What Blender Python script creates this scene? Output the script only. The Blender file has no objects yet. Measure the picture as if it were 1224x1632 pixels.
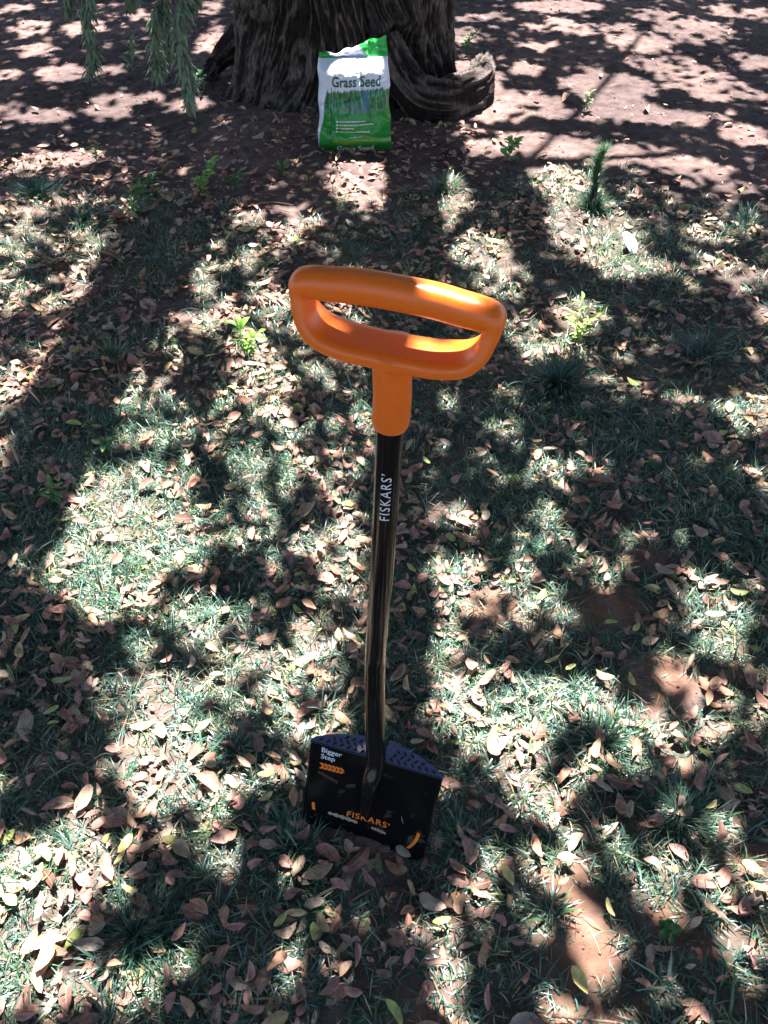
import bpy, bmesh, math, random
import numpy as np
from mathutils import Vector, Matrix
random.seed(7)
RNG = np.random.default_rng(11)
S = bpy.context.scene
COL = S.collection
R = math.radians

# ------------------------------------------------------------------ camera, sky, sun, exposure
CAM_H, PITCH, FPX = 1.55, R(44.7), 1411.0          # eye height, downward tilt, focal length in photo pixels
cd = bpy.data.cameras.new('camera'); cam = bpy.data.objects.new('camera', cd); COL.objects.link(cam)
cam.location = (0, 0, CAM_H); cam.rotation_euler = (R(90) - PITCH, 0, 0)
cd.sensor_fit = 'VERTICAL'; cd.sensor_height = 24.0; cd.lens = 24.0 * FPX / 1632.0
cd.clip_start = 0.05; cd.clip_end = 500
S.camera = cam
SUN_EL, SUN_AZ = R(70), R(1.5)                      # sun stands beyond the tree, a little to the right
w = bpy.data.worlds.new('World'); S.world = w; w.use_nodes = True
nt = w.node_tree; nt.nodes.clear()
sky = nt.nodes.new('ShaderNodeTexSky'); sky.sky_type = 'NISHITA'; sky.sun_disc = False
sky.sun_elevation = SUN_EL; sky.sun_rotation = SUN_AZ
bg = nt.nodes.new('ShaderNodeBackground'); bg.inputs[1].default_value = 0.05
out = nt.nodes.new('ShaderNodeOutputWorld')
nt.links.new(sky.outputs[0], bg.inputs[0]); nt.links.new(bg.outputs[0], out.inputs[0])
SDIR = Vector((math.sin(SUN_AZ) * math.cos(SUN_EL), math.cos(SUN_AZ) * math.cos(SUN_EL), math.sin(SUN_EL)))
sl = bpy.data.lights.new('sun', 'SUN'); sl.energy = 5.0; sl.angle = R(0.5); sl.color = (1, 0.97, 0.93)
so = bpy.data.objects.new('sun', sl); COL.objects.link(so)
so.rotation_euler = SDIR.to_track_quat('Z', 'Y').to_euler(); so.location = (0, 6, 14)
S.view_settings.view_transform = 'Standard'; S.view_settings.look = 'None'
S.view_settings.exposure = 2.75; S.view_settings.gamma = 1.0
S.view_settings.use_curve_mapping = False
S.cycles.max_bounces = 5; S.cycles.diffuse_bounces = 3; S.cycles.glossy_bounces = 3
S.cycles.transparent_max_bounces = 4; S.cycles.sample_clamp_indirect = 4

# ------------------------------------------------------------------ small maths
cP, sP = math.cos(PITCH), math.sin(PITCH)
def G(px, py, z=0.0):
    """where a sight line through a photo pixel meets height z"""
    a = (px - 612) / FPX; b = (py - 816) / FPX
    r = np.array([a, cP - b * sP, -sP - b * cP]); t = (CAM_H - z) / -r[2]
    return r * t + np.array([0, 0, CAM_H])
def AY(px, py, y):
    a = (px - 612) / FPX; b = (py - 816) / FPX
    r = np.array([a, cP - b * sP, -sP - b * cP]); return r * (y / r[1]) + np.array([0, 0, CAM_H])
def PX(x, y, z=0.0):
    zz = z - CAM_H; d = y * cP - zz * sP; v = -(y * sP) - zz * cP
    d = np.maximum(d, 0.05)
    return 612 + FPX * x / d, 816 + FPX * v / d
def sstep(a, b, x):
    t = np.clip((x - a) / (b - a), 0, 1); return t * t * (3 - 2 * t)
_T = np.random.default_rng(5).random(1 << 16)
def _h(i, j, k):
    return _T[((i * 73856093) ^ (j * 19349663) ^ (k * 83492791)) & 0xFFFF]
def vn(x, y, z=0.0):
    x = np.asarray(x, float); y = np.asarray(y, float); z = np.asarray(z, float) + 0 * x
    i = np.floor(x).astype(np.int64); j = np.floor(y).astype(np.int64); k = np.floor(z).astype(np.int64)
    fx = x - i; fy = y - j; fz = z - k
    fx = fx * fx * (3 - 2 * fx); fy = fy * fy * (3 - 2 * fy); fz = fz * fz * (3 - 2 * fz)
    def L(a, b, t): return a + (b - a) * t
    return L(L(L(_h(i, j, k), _h(i + 1, j, k), fx), L(_h(i, j + 1, k), _h(i + 1, j + 1, k), fx), fy),
             L(L(_h(i, j, k + 1), _h(i + 1, j, k + 1), fx), L(_h(i, j + 1, k + 1), _h(i + 1, j + 1, k + 1), fx), fy), fz)
def fbm(x, y, z=0.0, o=4):
    s = 0; a = 0.5; n = 0
    for q in range(o):
        s = s + a * vn(x, y, z); n += a; a *= 0.5; x = np.asarray(x) * 2.03 + 7.1; y = np.asarray(y) * 2.03 + 3.3; z = np.asarray(z) * 2.03 + 1.7
    return s / n

# ------------------------------------------------------------------ object helpers
def tag(o, label=None, cat=None, group=None, kind=None):
    if label: o['label'] = label
    if cat: o['category'] = cat
    if group: o['group'] = group
    if kind: o['kind'] = kind
    return o
def empty(name, loc):
    o = bpy.data.objects.new(name, None); COL.objects.link(o); o.location = loc; o.empty_display_size = 0.05
    return o
def mesh(name, V, F, mat=None, smooth=True, cols=None, rnd=None, uv=None):
    """V (n,3); F list of (array of faces, k) groups or a plain list; colours per vertex"""
    me = bpy.data.meshes.new(name); V = np.asarray(V, np.float32)
    if isinstance(F, np.ndarray): F = [F]
    if len(F) and isinstance(F[0], np.ndarray):
        tot = np.concatenate([np.full(len(f), f.shape[1], np.int32) for f in F])
        idx = np.concatenate([f.ravel() for f in F]).astype(np.int32)
    else:
        tot = np.array([len(f) for f in F], np.int32); idx = np.array([i for f in F for i in f], np.int32)
    st = np.concatenate([[0], np.cumsum(tot)[:-1]]).astype(np.int32)
    me.vertices.add(len(V)); me.vertices.foreach_set('co', V.ravel())
    me.loops.add(len(idx)); me.loops.foreach_set('vertex_index', idx)
    me.polygons.add(len(tot)); me.polygons.foreach_set('loop_start', st); me.polygons.foreach_set('loop_total', tot)
    me.update(calc_edges=True); me.validate()
    me.polygons.foreach_set('use_smooth', np.full(len(me.polygons), smooth))
    if cols is not None:
        a = me.color_attributes.new('tint', 'FLOAT_COLOR', 'POINT')
        c = np.ones((len(V), 4), np.float32); c[:, :3] = cols; a.data.foreach_set('color', c.ravel())
    if rnd is not None:
        a = me.attributes.new('rnd', 'FLOAT', 'POINT'); a.data.foreach_set('value', np.asarray(rnd, np.float32))
    if uv is not None:
        u = me.attributes.new('leafuv', 'FLOAT_VECTOR', 'POINT')
        c = np.zeros((len(V), 3), np.float32); c[:, :2] = uv; u.data.foreach_set('vector', c.ravel())
    if mat: me.materials.append(mat)
    return me
def link(name, me, parent=None, loc=(0, 0, 0)):
    o = bpy.data.objects.new(name, me); COL.objects.link(o); o.location = loc
    if parent: o.parent = parent
    return o
def part(name, V, F, mat, parent, org=(0, 0, 0), **k):
    return link(name, mesh(name, np.asarray(V, float) - np.asarray(org, float), F, mat, **k), parent)

# ------------------------------------------------------------------ materials
def new_mat(name):
    m = bpy.data.materials.new(name); m.use_nodes = True; n = m.node_tree
    return m, n, n.nodes['Principled BSDF']
def N(n, t, **k):
    q = n.nodes.new(t)
    for a, b in k.items(): setattr(q, a, b)
    return q
def simple(name, col, rough=0.5, spec=0.5, metal=0.0, var=0.0, vs=20.0, bump=0.0, bs=60.0, coat=0.0):
    m, n, p = new_mat(name)
    p.inputs['Base Color'].default_value = (*col, 1); p.inputs['Roughness'].default_value = rough
    p.inputs['Specular IOR Level'].default_value = spec; p.inputs['Metallic'].default_value = metal
    p.inputs['Coat Weight'].default_value = coat
    if var or bump:
        tc = N(n, 'ShaderNodeTexCoord')
    if var:
        no = N(n, 'ShaderNodeTexNoise'); no.inputs['Scale'].default_value = vs; no.inputs['Detail'].default_value = 5
        n.links.new(tc.outputs['Object'], no.inputs['Vector'])
        mx = N(n, 'ShaderNodeMix', data_type='RGBA'); mx.inputs[6].default_value = (*[c * (1 - var) for c in col], 1); mx.inputs[7].default_value = (*[min(1, c * (1 + var)) for c in col], 1)
        n.links.new(no.outputs['Fac'], mx.inputs[0]); n.links.new(mx.outputs[2], p.inputs['Base Color'])
    if bump:
        n2 = N(n, 'ShaderNodeTexNoise'); n2.inputs['Scale'].default_value = bs; n2.inputs['Detail'].default_value = 4
        n.links.new(tc.outputs['Object'], n2.inputs['Vector'])
        b = N(n, 'ShaderNodeBump'); b.inputs['Strength'].default_value = bump; b.inputs['Distance'].default_value = 0.003
        n.links.new(n2.outputs['Fac'], b.inputs['Height']); n.links.new(b.outputs[0], p.inputs['Normal'])
    return m
def tint_mat(name, rough=0.6, spec=0.3, bump=0.0, bs=80.0, trans=0.0, dist=0.004, var=0.25, vs=60, fibre=1.0):
    """base colour comes from the mesh's own 'tint' colours, broken up by noise"""
    m, n, p = new_mat(name)
    at = N(n, 'ShaderNodeAttribute', attribute_name='tint')
    tc = N(n, 'ShaderNodeMapping'); t0 = N(n, 'ShaderNodeTexCoord'); n.links.new(t0.outputs['Object'], tc.inputs['Vector']); tc.inputs['Scale'].default_value = (1, 1, fibre)
    no = N(n, 'ShaderNodeTexNoise'); no.inputs['Scale'].default_value = vs; no.inputs['Detail'].default_value = 6
    n.links.new(tc.outputs['Vector'], no.inputs['Vector'])
    mr = N(n, 'ShaderNodeMapRange'); mr.inputs['From Min'].default_value = 0.3; mr.inputs['From Max'].default_value = 0.7
    mr.inputs['To Min'].default_value = 1 - var; mr.inputs['To Max'].default_value = 1 + var
    n.links.new(no.outputs['Fac'], mr.inputs['Value'])
    vm = N(n, 'ShaderNodeVectorMath', operation='SCALE')
    n.links.new(at.outputs['Color'], vm.inputs[0]); n.links.new(mr.outputs[0], vm.inputs['Scale'])
    n.links.new(vm.outputs[0], p.inputs['Base Color'])
    p.inputs['Roughness'].default_value = rough; p.inputs['Specular IOR Level'].default_value = spec
    if bump:
        n2 = N(n, 'ShaderNodeTexNoise'); n2.inputs['Scale'].default_value = bs; n2.inputs['Detail'].default_value = 8
        n2.inputs['Roughness'].default_value = 0.65
        n.links.new(tc.outputs['Vector'], n2.inputs['Vector'])
        b = N(n, 'ShaderNodeBump'); b.inputs['Strength'].default_value = bump; b.inputs['Distance'].default_value = dist
        n.links.new(n2.outputs['Fac'], b.inputs['Height']); n.links.new(b.outputs[0], p.inputs['Normal'])
    if trans:
        tr = N(n, 'ShaderNodeBsdfTranslucent'); n.links.new(vm.outputs[0], tr.inputs['Color'])
        mx = N(n, 'ShaderNodeMixShader'); mx.inputs[0].default_value = trans
        n.links.new(p.outputs[0], mx.inputs[1]); n.links.new(tr.outputs[0], mx.inputs[2])
        n.links.new(mx.outputs[0], n.nodes['Material Output'].inputs[0])
    return m
def leaf_mat(name):
    """dead leaf: colour picked per leaf by 'rnd', midrib and side veins from leafuv, blotches"""
    m, n, p = new_mat(name)
    at = N(n, 'ShaderNodeAttribute', attribute_name='rnd')
    cr = N(n, 'ShaderNodeValToRGB'); e = cr.color_ramp; e.interpolation = 'LINEAR'
    stops = [(0, (.155, .075, .056)), (.12, (.30, .155, .115)), (.25, (.44, .225, .18)), (.38, (.34, .15, .10)), (.5, (.45, .265, .15)),
             (.62, (.37, .28, .215)), (.72, (.24, .155, .10)), (.8, (.50, .36, .17)), (.87, (.52, .44, .15)), (.93, (.32, .36, .10)), (1.0, (.10, .17, .045))]
    e.elements[0].position = stops[0][0]; e.elements[0].color = (*stops[0][1], 1)
    e.elements[1].position = 1; e.elements[1].color = (*stops[-1][1], 1)
    for s in stops[1:-1]:
        q = e.elements.new(s[0]); q.color = (*s[1], 1)
    n.links.new(at.outputs['Fac'], cr.inputs[0])
    uv = N(n, 'ShaderNodeAttribute', attribute_name='leafuv'); sx = N(n, 'ShaderNodeSeparateXYZ')
    n.links.new(uv.outputs['Vector'], sx.inputs[0])
    ab = N(n, 'ShaderNodeMath', operation='ABSOLUTE'); n.links.new(sx.outputs[1], ab.inputs[0])
    rib = N(n, 'ShaderNodeMapRange'); rib.inputs['From Min'].default_value = 0.03; rib.inputs['From Max'].default_value = 0.12
    rib.inputs['To Min'].default_value = 0.45; rib.inputs['To Max'].default_value = 0
    n.links.new(ab.outputs[0], rib.inputs['Value'])
    # side veins: waves along u - |v|*0.35
    ma = N(n, 'ShaderNodeMath', operation='MULTIPLY_ADD'); ma.inputs[1].default_value = -0.2
    n.links.new(ab.outputs[0], ma.inputs[0]); n.links.new(sx.outputs[0], ma.inputs[2])
    mu = N(n, 'ShaderNodeMath', operation='MULTIPLY'); mu.inputs[1].default_value = 75; n.links.new(ma.outputs[0], mu.inputs[0])
    si = N(n, 'ShaderNodeMath', operation='SINE'); n.links.new(mu.outputs[0], si.inputs[0])
    tc = N(n, 'ShaderNodeTexCoord'); no = N(n, 'ShaderNodeTexNoise'); no.inputs['Scale'].default_value = 70; no.inputs['Detail'].default_value = 5
    n.links.new(tc.outputs['Object'], no.inputs['Vector'])
    mr = N(n, 'ShaderNodeMapRange'); mr.inputs['From Min'].default_value = 0.3; mr.inputs['From Max'].default_value = 0.7
    mr.inputs['To Min'].default_value = 0.62; mr.inputs['To Max'].default_value = 1.3; n.links.new(no.outputs['Fac'], mr.inputs['Value'])
    ad = N(n, 'ShaderNodeMath', operation='MULTIPLY_ADD'); ad.inputs[1].default_value = 0.05; n.links.new(si.outputs[0], ad.inputs[0]); n.links.new(mr.outputs[0], ad.inputs[2])
    vm = N(n, 'ShaderNodeVectorMath', operation='SCALE'); n.links.new(cr.outputs[0], vm.inputs[0]); n.links.new(ad.outputs[0], vm.inputs['Scale'])
    mx = N(n, 'ShaderNodeMix', data_type='RGBA'); mx.inputs[7].default_value = (.5, .38, .27, 1)
    n.links.new(rib.outputs[0], mx.inputs[0]); n.links.new(vm.outputs[0], mx.inputs[6]); n.links.new(mx.outputs[2], p.inputs['Base Color'])
    p.inputs['Roughness'].default_value = 0.5; p.inputs['Specular IOR Level'].default_value = 0.35
    b = N(n, 'ShaderNodeBump'); b.inputs['Strength'].default_value = 0.5; b.inputs['Distance'].default_value = 0.001
    n.links.new(ad.outputs[0], b.inputs['Height']); n.links.new(b.outputs[0], p.inputs['Normal'])
    tr = N(n, 'ShaderNodeBsdfTranslucent'); n.links.new(mx.outputs[2], tr.inputs['Color'])
    ms = N(n, 'ShaderNodeMixShader'); ms.inputs[0].default_value = 0.12
    n.links.new(p.outputs[0], ms.inputs[1]); n.links.new(tr.outputs[0], ms.inputs[2]); n.links.new(ms.outputs[0], n.nodes['Material Output'].inputs[0])
    return m
M_SOIL = tint_mat('soil', rough=0.95, spec=0.15, bump=0.9, bs=55, dist=0.012, var=0.35, vs=22)
M_LEAF = leaf_mat('dead_leaf')
M_GRASS = tint_mat('grass_blade', rough=0.36, spec=0.6, trans=0.22, var=0.3, vs=25)
M_STRAW = tint_mat('dry_straw', rough=0.7, spec=0.25, var=0.2)
M_BARK = tint_mat('bark', rough=0.9, spec=0.12, bump=1.0, bs=120, dist=0.010, var=0.6, vs=90, fibre=.30)
M_CROWN = simple('crown_leaf', (.05, .09, .03), 0.5, 0.3, var=0.4, vs=6)
M_PLANT = tint_mat('young_leaf', rough=0.4, spec=0.4, trans=0.3, var=0.2, vs=40)
M_ORANGE = simple('orange_plastic', (.74, .145, .010), 0.36, 0.5, var=0.03, vs=8, bump=0.08, bs=900)
def scuff(m):
    n = m.node_tree; p = n.nodes['Principled BSDF']; tc = N(n, 'ShaderNodeTexCoord')
    no = N(n, 'ShaderNodeTexNoise'); no.inputs['Scale'].default_value = 60; no.inputs['Detail'].default_value = 8; no.inputs['Roughness'].default_value = .75
    n.links.new(tc.outputs['Object'], no.inputs['Vector']); mr = N(n, 'ShaderNodeMapRange'); mr.inputs['From Min'].default_value = .35; mr.inputs['From Max'].default_value = .7; mr.inputs['To Min'].default_value = .26; mr.inputs['To Max'].default_value = .5
    n.links.new(no.outputs['Fac'], mr.inputs['Value']); n.links.new(mr.outputs[0], p.inputs['Roughness'])
    n2 = N(n, 'ShaderNodeTexNoise'); n2.inputs['Scale'].default_value = 210; n2.inputs['Detail'].default_value = 5; n.links.new(tc.outputs['Object'], n2.inputs['Vector'])
    m2 = N(n, 'ShaderNodeMapRange'); m2.inputs['From Min'].default_value = .69; m2.inputs['From Max'].default_value = .76; m2.inputs['To Max'].default_value = .45; n.links.new(n2.outputs['Fac'], m2.inputs['Value'])
    mx = N(n, 'ShaderNodeMix', data_type='RGBA'); src = p.inputs['Base Color'].links[0].from_socket; n.links.new(src, mx.inputs[6]); mx.inputs[7].default_value = (.16, .07, .03, 1)
    n.links.new(m2.outputs[0], mx.inputs[0]); n.links.new(mx.outputs[2], p.inputs['Base Color'])
scuff(M_ORANGE)
M_WHITE = simple('white_print', (.62, .64, .72), 0.5)
M_PRINT = simple('orange_print', (.85, .20, .02), 0.45)
M_DKGREEN = simple('dark_green_print', (.0, .09, .06), 0.4)
M_SCRAP = simple('white_shell', (.78, .77, .76), 0.45, var=0.12, vs=60, bump=0.3, bs=120)
M_TWIG = simple('twig_bark', (.16, .10, .075), 0.85, 0.2, var=0.4, vs=60, bump=0.5, bs=200)
M_TAN = simple('rough_tan', (.34, .25, .18), 0.95, 0.1, var=0.35, vs=90)
M_PETAL = simple('red_petal', (.36, .05, .07), 0.6, var=0.4, vs=30)
def black_paint():
    m, n, p = new_mat('black_paint')
    p.inputs['Base Color'].default_value = (.006, .006, .007, 1); p.inputs['Roughness'].default_value = 0.16
    p.inputs['Specular IOR Level'].default_value = 0.34
    tc = N(n, 'ShaderNodeTexCoord'); no = N(n, 'ShaderNodeTexNoise'); no.inputs['Scale'].default_value = 38; no.inputs['Detail'].default_value = 8; no.inputs['Roughness'].default_value = 0.7
    n.links.new(tc.outputs['Object'], no.inputs['Vector'])
    mr = N(n, 'ShaderNodeMapRange'); mr.inputs['From Min'].default_value = 0.45; mr.inputs['From Max'].default_value = 0.75
    mr.inputs['To Min'].default_value = 0.13; mr.inputs['To Max'].default_value = 0.24
    n.links.new(no.outputs['Fac'], mr.inputs['Value']); n.links.new(mr.outputs[0], p.inputs['Roughness'])
    return m
M_BLACK = black_paint()
def blade_paint():
    m, n, p = new_mat('soiled_black_paint')
    p.inputs['Specular IOR Level'].default_value = 0.22
    tc = N(n, 'ShaderNodeTexCoord'); no = N(n, 'ShaderNodeTexNoise'); no.inputs['Scale'].default_value = 26; no.inputs['Detail'].default_value = 9; no.inputs['Roughness'].default_value = 0.62
    n.links.new(tc.outputs['Object'], no.inputs['Vector'])
    mr = N(n, 'ShaderNodeMapRange'); mr.inputs['From Min'].default_value = 0.60; mr.inputs['From Max'].default_value = 0.68
    n.links.new(no.outputs['Fac'], mr.inputs['Value'])
    mx = N(n, 'ShaderNodeMix', data_type='RGBA'); mx.inputs[6].default_value = (.005, .005, .006, 1); mx.inputs[7].default_value = (.055, .042, .034, 1)
    n.links.new(mr.outputs[0], mx.inputs[0]); n.links.new(mx.outputs[2], p.inputs['Base Color'])
    m2 = N(n, 'ShaderNodeMapRange'); m2.inputs['To Min'].default_value = 0.2; m2.inputs['To Max'].default_value = 0.8
    n.links.new(mr.outputs[0], m2.inputs['Value']); n.links.new(m2.outputs[0], p.inputs['Roughness'])
    return m
M_BLADE = blade_paint()
M_STEP = simple('step_sky_tint', (.04, .065, .16), 0.36, 0.45, coat=0.0, bump=0.1, bs=300)  # blue sky reflection put into the base colour of the black steps

# ------------------------------------------------------------------ ground
BARE = [(965, 965, 85, 50), (1030, 900, 50, 28), (1040, 1085, 75, 50), (900, 1420, 75, 60), (925, 1520, 75, 90), (1060, 1470, 45, 40), (785, 965, 60, 35),
        (1180, 1360, 60, 40), (850, 990, 30, 20), (1120, 1500, 40, 40), (1190, 1600, 60, 30), (980, 1620, 90, 30), (880, 1610, 60, 30), (700, 1620, 60, 25),
        (1090, 1235, 40, 25), (1180, 1060, 30, 20)]
def bare(px, py):
    b = 0
    for (cx, cy, rx, ry) in BARE:
        b = np.maximum(b, 1 - sstep(0.6, 1.15, np.sqrt(((px - cx) / rx) ** 2 + ((py - cy) / ry) ** 2)))
    return b
GB_X = [-600, 0, 200, 350, 480, 620, 690, 800, 950, 1100, 1224, 1800]
GB_Y = [290, 290, 312, 318, 335, 330, 300, 285, 270, 325, 350, 360]
def grassy(x, y):
    px, py = PX(x, y)
    edge = np.interp(px, GB_X, GB_Y) + (fbm(x * 7, y * 7, 3) - 0.5) * 120
    g = sstep(-14, 30, py - edge)
    g = g * (0.45 + 0.75 * sstep(0.36, 0.56, fbm(x * 6, y * 6, 9)))
    b = bare(px + (fbm(x * 25, y * 25, 5) - .5) * 70, py + (fbm(x * 25, y * 25, 15) - .5) * 70)
    fb = (np.abs(x + .04) < .13) & (y > .715 - .27 * (x + .04)) & (y < .80)      # no grass stands right against the blade
    return np.where(y < 0.1, 0.8 * (g > 0.3), g) * (1 - 0.95 * b) * (1 - .93 * fb)
def hgt(x, y):
    x = np.asarray(x, float); y = np.asarray(y, float)
    h = (fbm(x * 1.3, y * 1.3, 2) - .5) * .05 + (fbm(x * 6, y * 6, 4) - .5) * .022 + (fbm(x * 22, y * 22, 6, 3) - .5) * .012
    m0 = G(420, 240); h = h + 0.05 * np.exp(-(((x - m0[0]) / .22) ** 2 + ((y - m0[1] - .1) / .3) ** 2))
    h = h + 0.03 * np.exp(-(((x + .18) / .7) ** 2 + ((y - 4.5) / .6) ** 2))
    near = np.exp(-((x + .02) ** 2 + (y - .72) ** 2) / .05)
    return h * (1 - .8 * near) - .006 * near - .024 * np.exp(-((x - .045) ** 2 + (y - .655) ** 2) / .006)
def axis(a, b, fine, lo, hi, n_out):
    m = np.arange(a, b, fine)
    k = np.linspace(0, 1, n_out + 1)[1:] ** 2.5
    return np.concatenate([(a - (a - lo) * k)[::-1], m, b + (hi - b) * k])
gx = axis(-2.6, 2.6, 0.0135, -90, 90, 40); gy = axis(0.1, 6.6, 0.0165, -90, 120, 40)
GX, GY = np.meshgrid(gx, gy); nx, ny = len(gx), len(gy)
GZ = hgt(GX, GY) + (fbm(GX * 60, GY * 60, 8, 3) - .5) * .013
V = np.stack([GX.ravel(), GY.ravel(), GZ.ravel()], 1)
ii = (np.arange(ny - 1)[:, None] * nx + np.arange(nx - 1)[None]).ravel()
F = np.stack([ii, ii + 1, ii + nx + 1, ii + nx], 1)
c1 = np.array([.155, .102, .090]); c2 = np.array([.080, .055, .052]); c3 = np.array([.21, .115, .080])
t = sstep(.35, .65, fbm(GX * 2.2, GY * 2.2, 12, 5)).ravel()[:, None]; t2 = sstep(.45, .7, fbm(GX * 9, GY * 9, 13, 4)).ravel()[:, None]
gc = c1 * t + c2 * (1 - t); gc = gc * (1 - .35 * t2) + c2 * .35 * t2
gpx, gpy = PX(GX, GY); bb = (bare(gpx, gpy) * (GY > .1)).ravel()[:, None]; gc = gc * (1 - bb) + (c3 * (0.75 + .4 * t)) * bb
gg = grassy(GX, GY).ravel()[:, None] * .55; gc = gc * (1 - gg) + np.array([.11, .085, .06]) * gg
ground = link('ground', mesh('ground', V, F, M_SOIL, cols=gc)); tag(ground, kind='structure', label='bare purplish brown soil under the tree and the lawn')

# ------------------------------------------------------------------ leaves (dead) -------------------------------------------------------
LU = np.array([0, .1, .27, .48, .7, .88, 1.0])
def leaf_template():
    uv = [(0, 0)]
    for u in LU[1:-1]:
        for v in (-1, -.02, 1): uv.append((u, v))
    uv.append((1, 0)); uv = np.array(uv)
    q = []; tr = [(0, 2, 1), (0, 3, 2)]
    for r in range(4):
        a = 1 + r * 3; q += [(a, a + 1, a + 4, a + 3), (a + 1, a + 2, a + 5, a + 4)]
    tr += [(13, 14, 16), (14, 15, 16)]
    return uv, np.array(q), np.array(tr)
TUV, TQ, TT = leaf_template()
def leaves(pos, L, W, yaw, pitch, roll, curl, fold, rnd, asym=0.0):
    """many leaves at once, all real curved sheets"""
    n = len(pos); u = TUV[:, 0][None]; v = TUV[:, 1][None]
    w_ = np.sin(np.pi * u ** .88) ** .66 * (1 - .12 * u)
    lx = (u - .5) * L[:, None]; ly = v * w_ * W[:, None] * .5 * (1 + .1 * np.sin(u * 9 + rnd[:, None] * 40))
    lz = (curl[:, None] * ((u - .5) ** 2) * 2 + fold[:, None] * np.abs(v) ** 1.3 * w_ * .35 * (W / L)[:, None]) * L[:, None]
    ly = ly + .10 * L[:, None] * np.sin(u * 3.1) * np.sin(rnd * 97)[:, None]
    lz = lz + .10 * v * (u - .5) * W[:, None] * np.sin(rnd * 55)[:, None] * 3
    cr, sr = np.cos(roll)[:, None], np.sin(roll)[:, None]; y1 = ly * cr - lz * sr; z1 = ly * sr + lz * cr
    cp, sp = np.cos(pitch)[:, None], np.sin(pitch)[:, None]; x2 = lx * cp + z1 * sp; z2 = -lx * sp + z1 * cp
    cy, sy = np.cos(yaw)[:, None], np.sin(yaw)[:, None]; x3 = x2 * cy - y1 * sy; y3 = x2 * sy + y1 * cy
    V = np.stack([x3, y3, z2], 2) + pos[:, None]
    o = (np.arange(n) * 17)[:, None, None]
    return V.reshape(-1, 3), [(TQ[None] + o).reshape(-1, 4), (TT[None] + o).reshape(-1, 3)], np.repeat(rnd, 17), np.tile(TUV, (n, 1))
def rpal(n):
    r = RNG.random(n)
    return np.where(r < .87, RNG.random(n) * .66, np.where(r < .945, .66 + RNG.random(n) * .12, np.where(r < .985, .76 + RNG.random(n) * .13, .9 + RNG.random(n) * .06)))
def litter(n, dens, x0, x1, y0, y1, Lm, Ls, zl, zh):
    x = RNG.uniform(x0, x1, n * 6); y = RNG.uniform(y0, y1, n * 6)
    k = RNG.random(n * 6) < dens(x, y); x = x[k][:n]; y = y[k][:n]; n = len(x)
    L = np.clip(RNG.normal(Lm, Ls, n) * RNG.choice([.7, 1, 1.15], n), .014, .066); W = L * RNG.uniform(.34, .60, n)
    z = hgt(x, y) + RNG.uniform(zl, zh, n)
    return leaves(np.stack([x, y, z], 1), L, W, RNG.uniform(0, 6.28, n), RNG.normal(0, .18, n), RNG.normal(0, .26, n) + (RNG.random(n) < .3) * 3.14, RNG.normal(.12, .26, n), RNG.normal(.25, .75, n), rpal(n))
def litter_dens(x, y):
    px, py = PX(x, y)
    d = .16 + 1.2 * sstep(.38, .62, fbm(x * 6, y * 6, 21)) * (.5 + sstep(.35, .6, fbm(x * 20, y * 20, 22)))
    edge = np.interp(px, GB_X, GB_Y)
    near_bag = np.exp(-(((px - 580) / 180) ** 2 + ((py - 270) / 70) ** 2)) + .9 * np.exp(-(((px - 150) / 230) ** 2 + ((py - 285) / 50) ** 2)) + .8 * np.exp(-(((px - 1050) / 150) ** 2 + ((py - 350) / 40) ** 2))
    d = np.where(py < edge - 5, .03 + .6 * near_bag, d)
    left = (1 - .55 * sstep(720, 1000, px) * (py > 400)) * (1 - .35 * (1 - sstep(400, 480, py)) * (py > edge))
    d = d * left * (1 - .97 * bare(px, py))
    d = np.where(y < .1, .5, d)
    d = np.where((np.abs(x + .03) < .22) & (y > .5) & (y < .74), np.maximum(d, .7), d)
    return np.clip(d, 0, 1)
V, F, r, uv = litter(9600, litter_dens, -2.1, 2.1, .0, 4.4, .036, .009, .004, .024)
tag(link('leaf_litter', mesh('leaf_litter', V, F, M_LEAF, rnd=r, uv=uv)), 'layer of dry brown and tan oval leaves spread through the lawn', 'leaf litter', kind='stuff')
V, F, r, uv = litter(2600, litter_dens, -2.1, 2.1, .0, 4.2, .016, .005, .004, .02)
tag(link('leaf_fragments', mesh('leaf_fragments', V, F, M_LEAF, rnd=r, uv=uv)), 'crumbled bits of dry leaf caught between the grass blades', 'leaf fragments', kind='stuff')
def soil_dens(x, y):
    px, py = PX(x, y); d = .10 + .9 * sstep(.5, .7, fbm(x * 4, y * 4, 33)); return np.where((py < 320), d, .12)
V, F, r, uv = litter(1500, soil_dens, -3.4, 3.4, 2.4, 8.5, .024, .007, .003, .008)
tag(link('leaf_crumbs', mesh('leaf_crumbs', V, F, M_LEAF, rnd=r * .75, uv=uv)), 'small broken leaf bits scattered over the bare soil around the trunk', 'leaf crumbs', kind='stuff')

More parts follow.
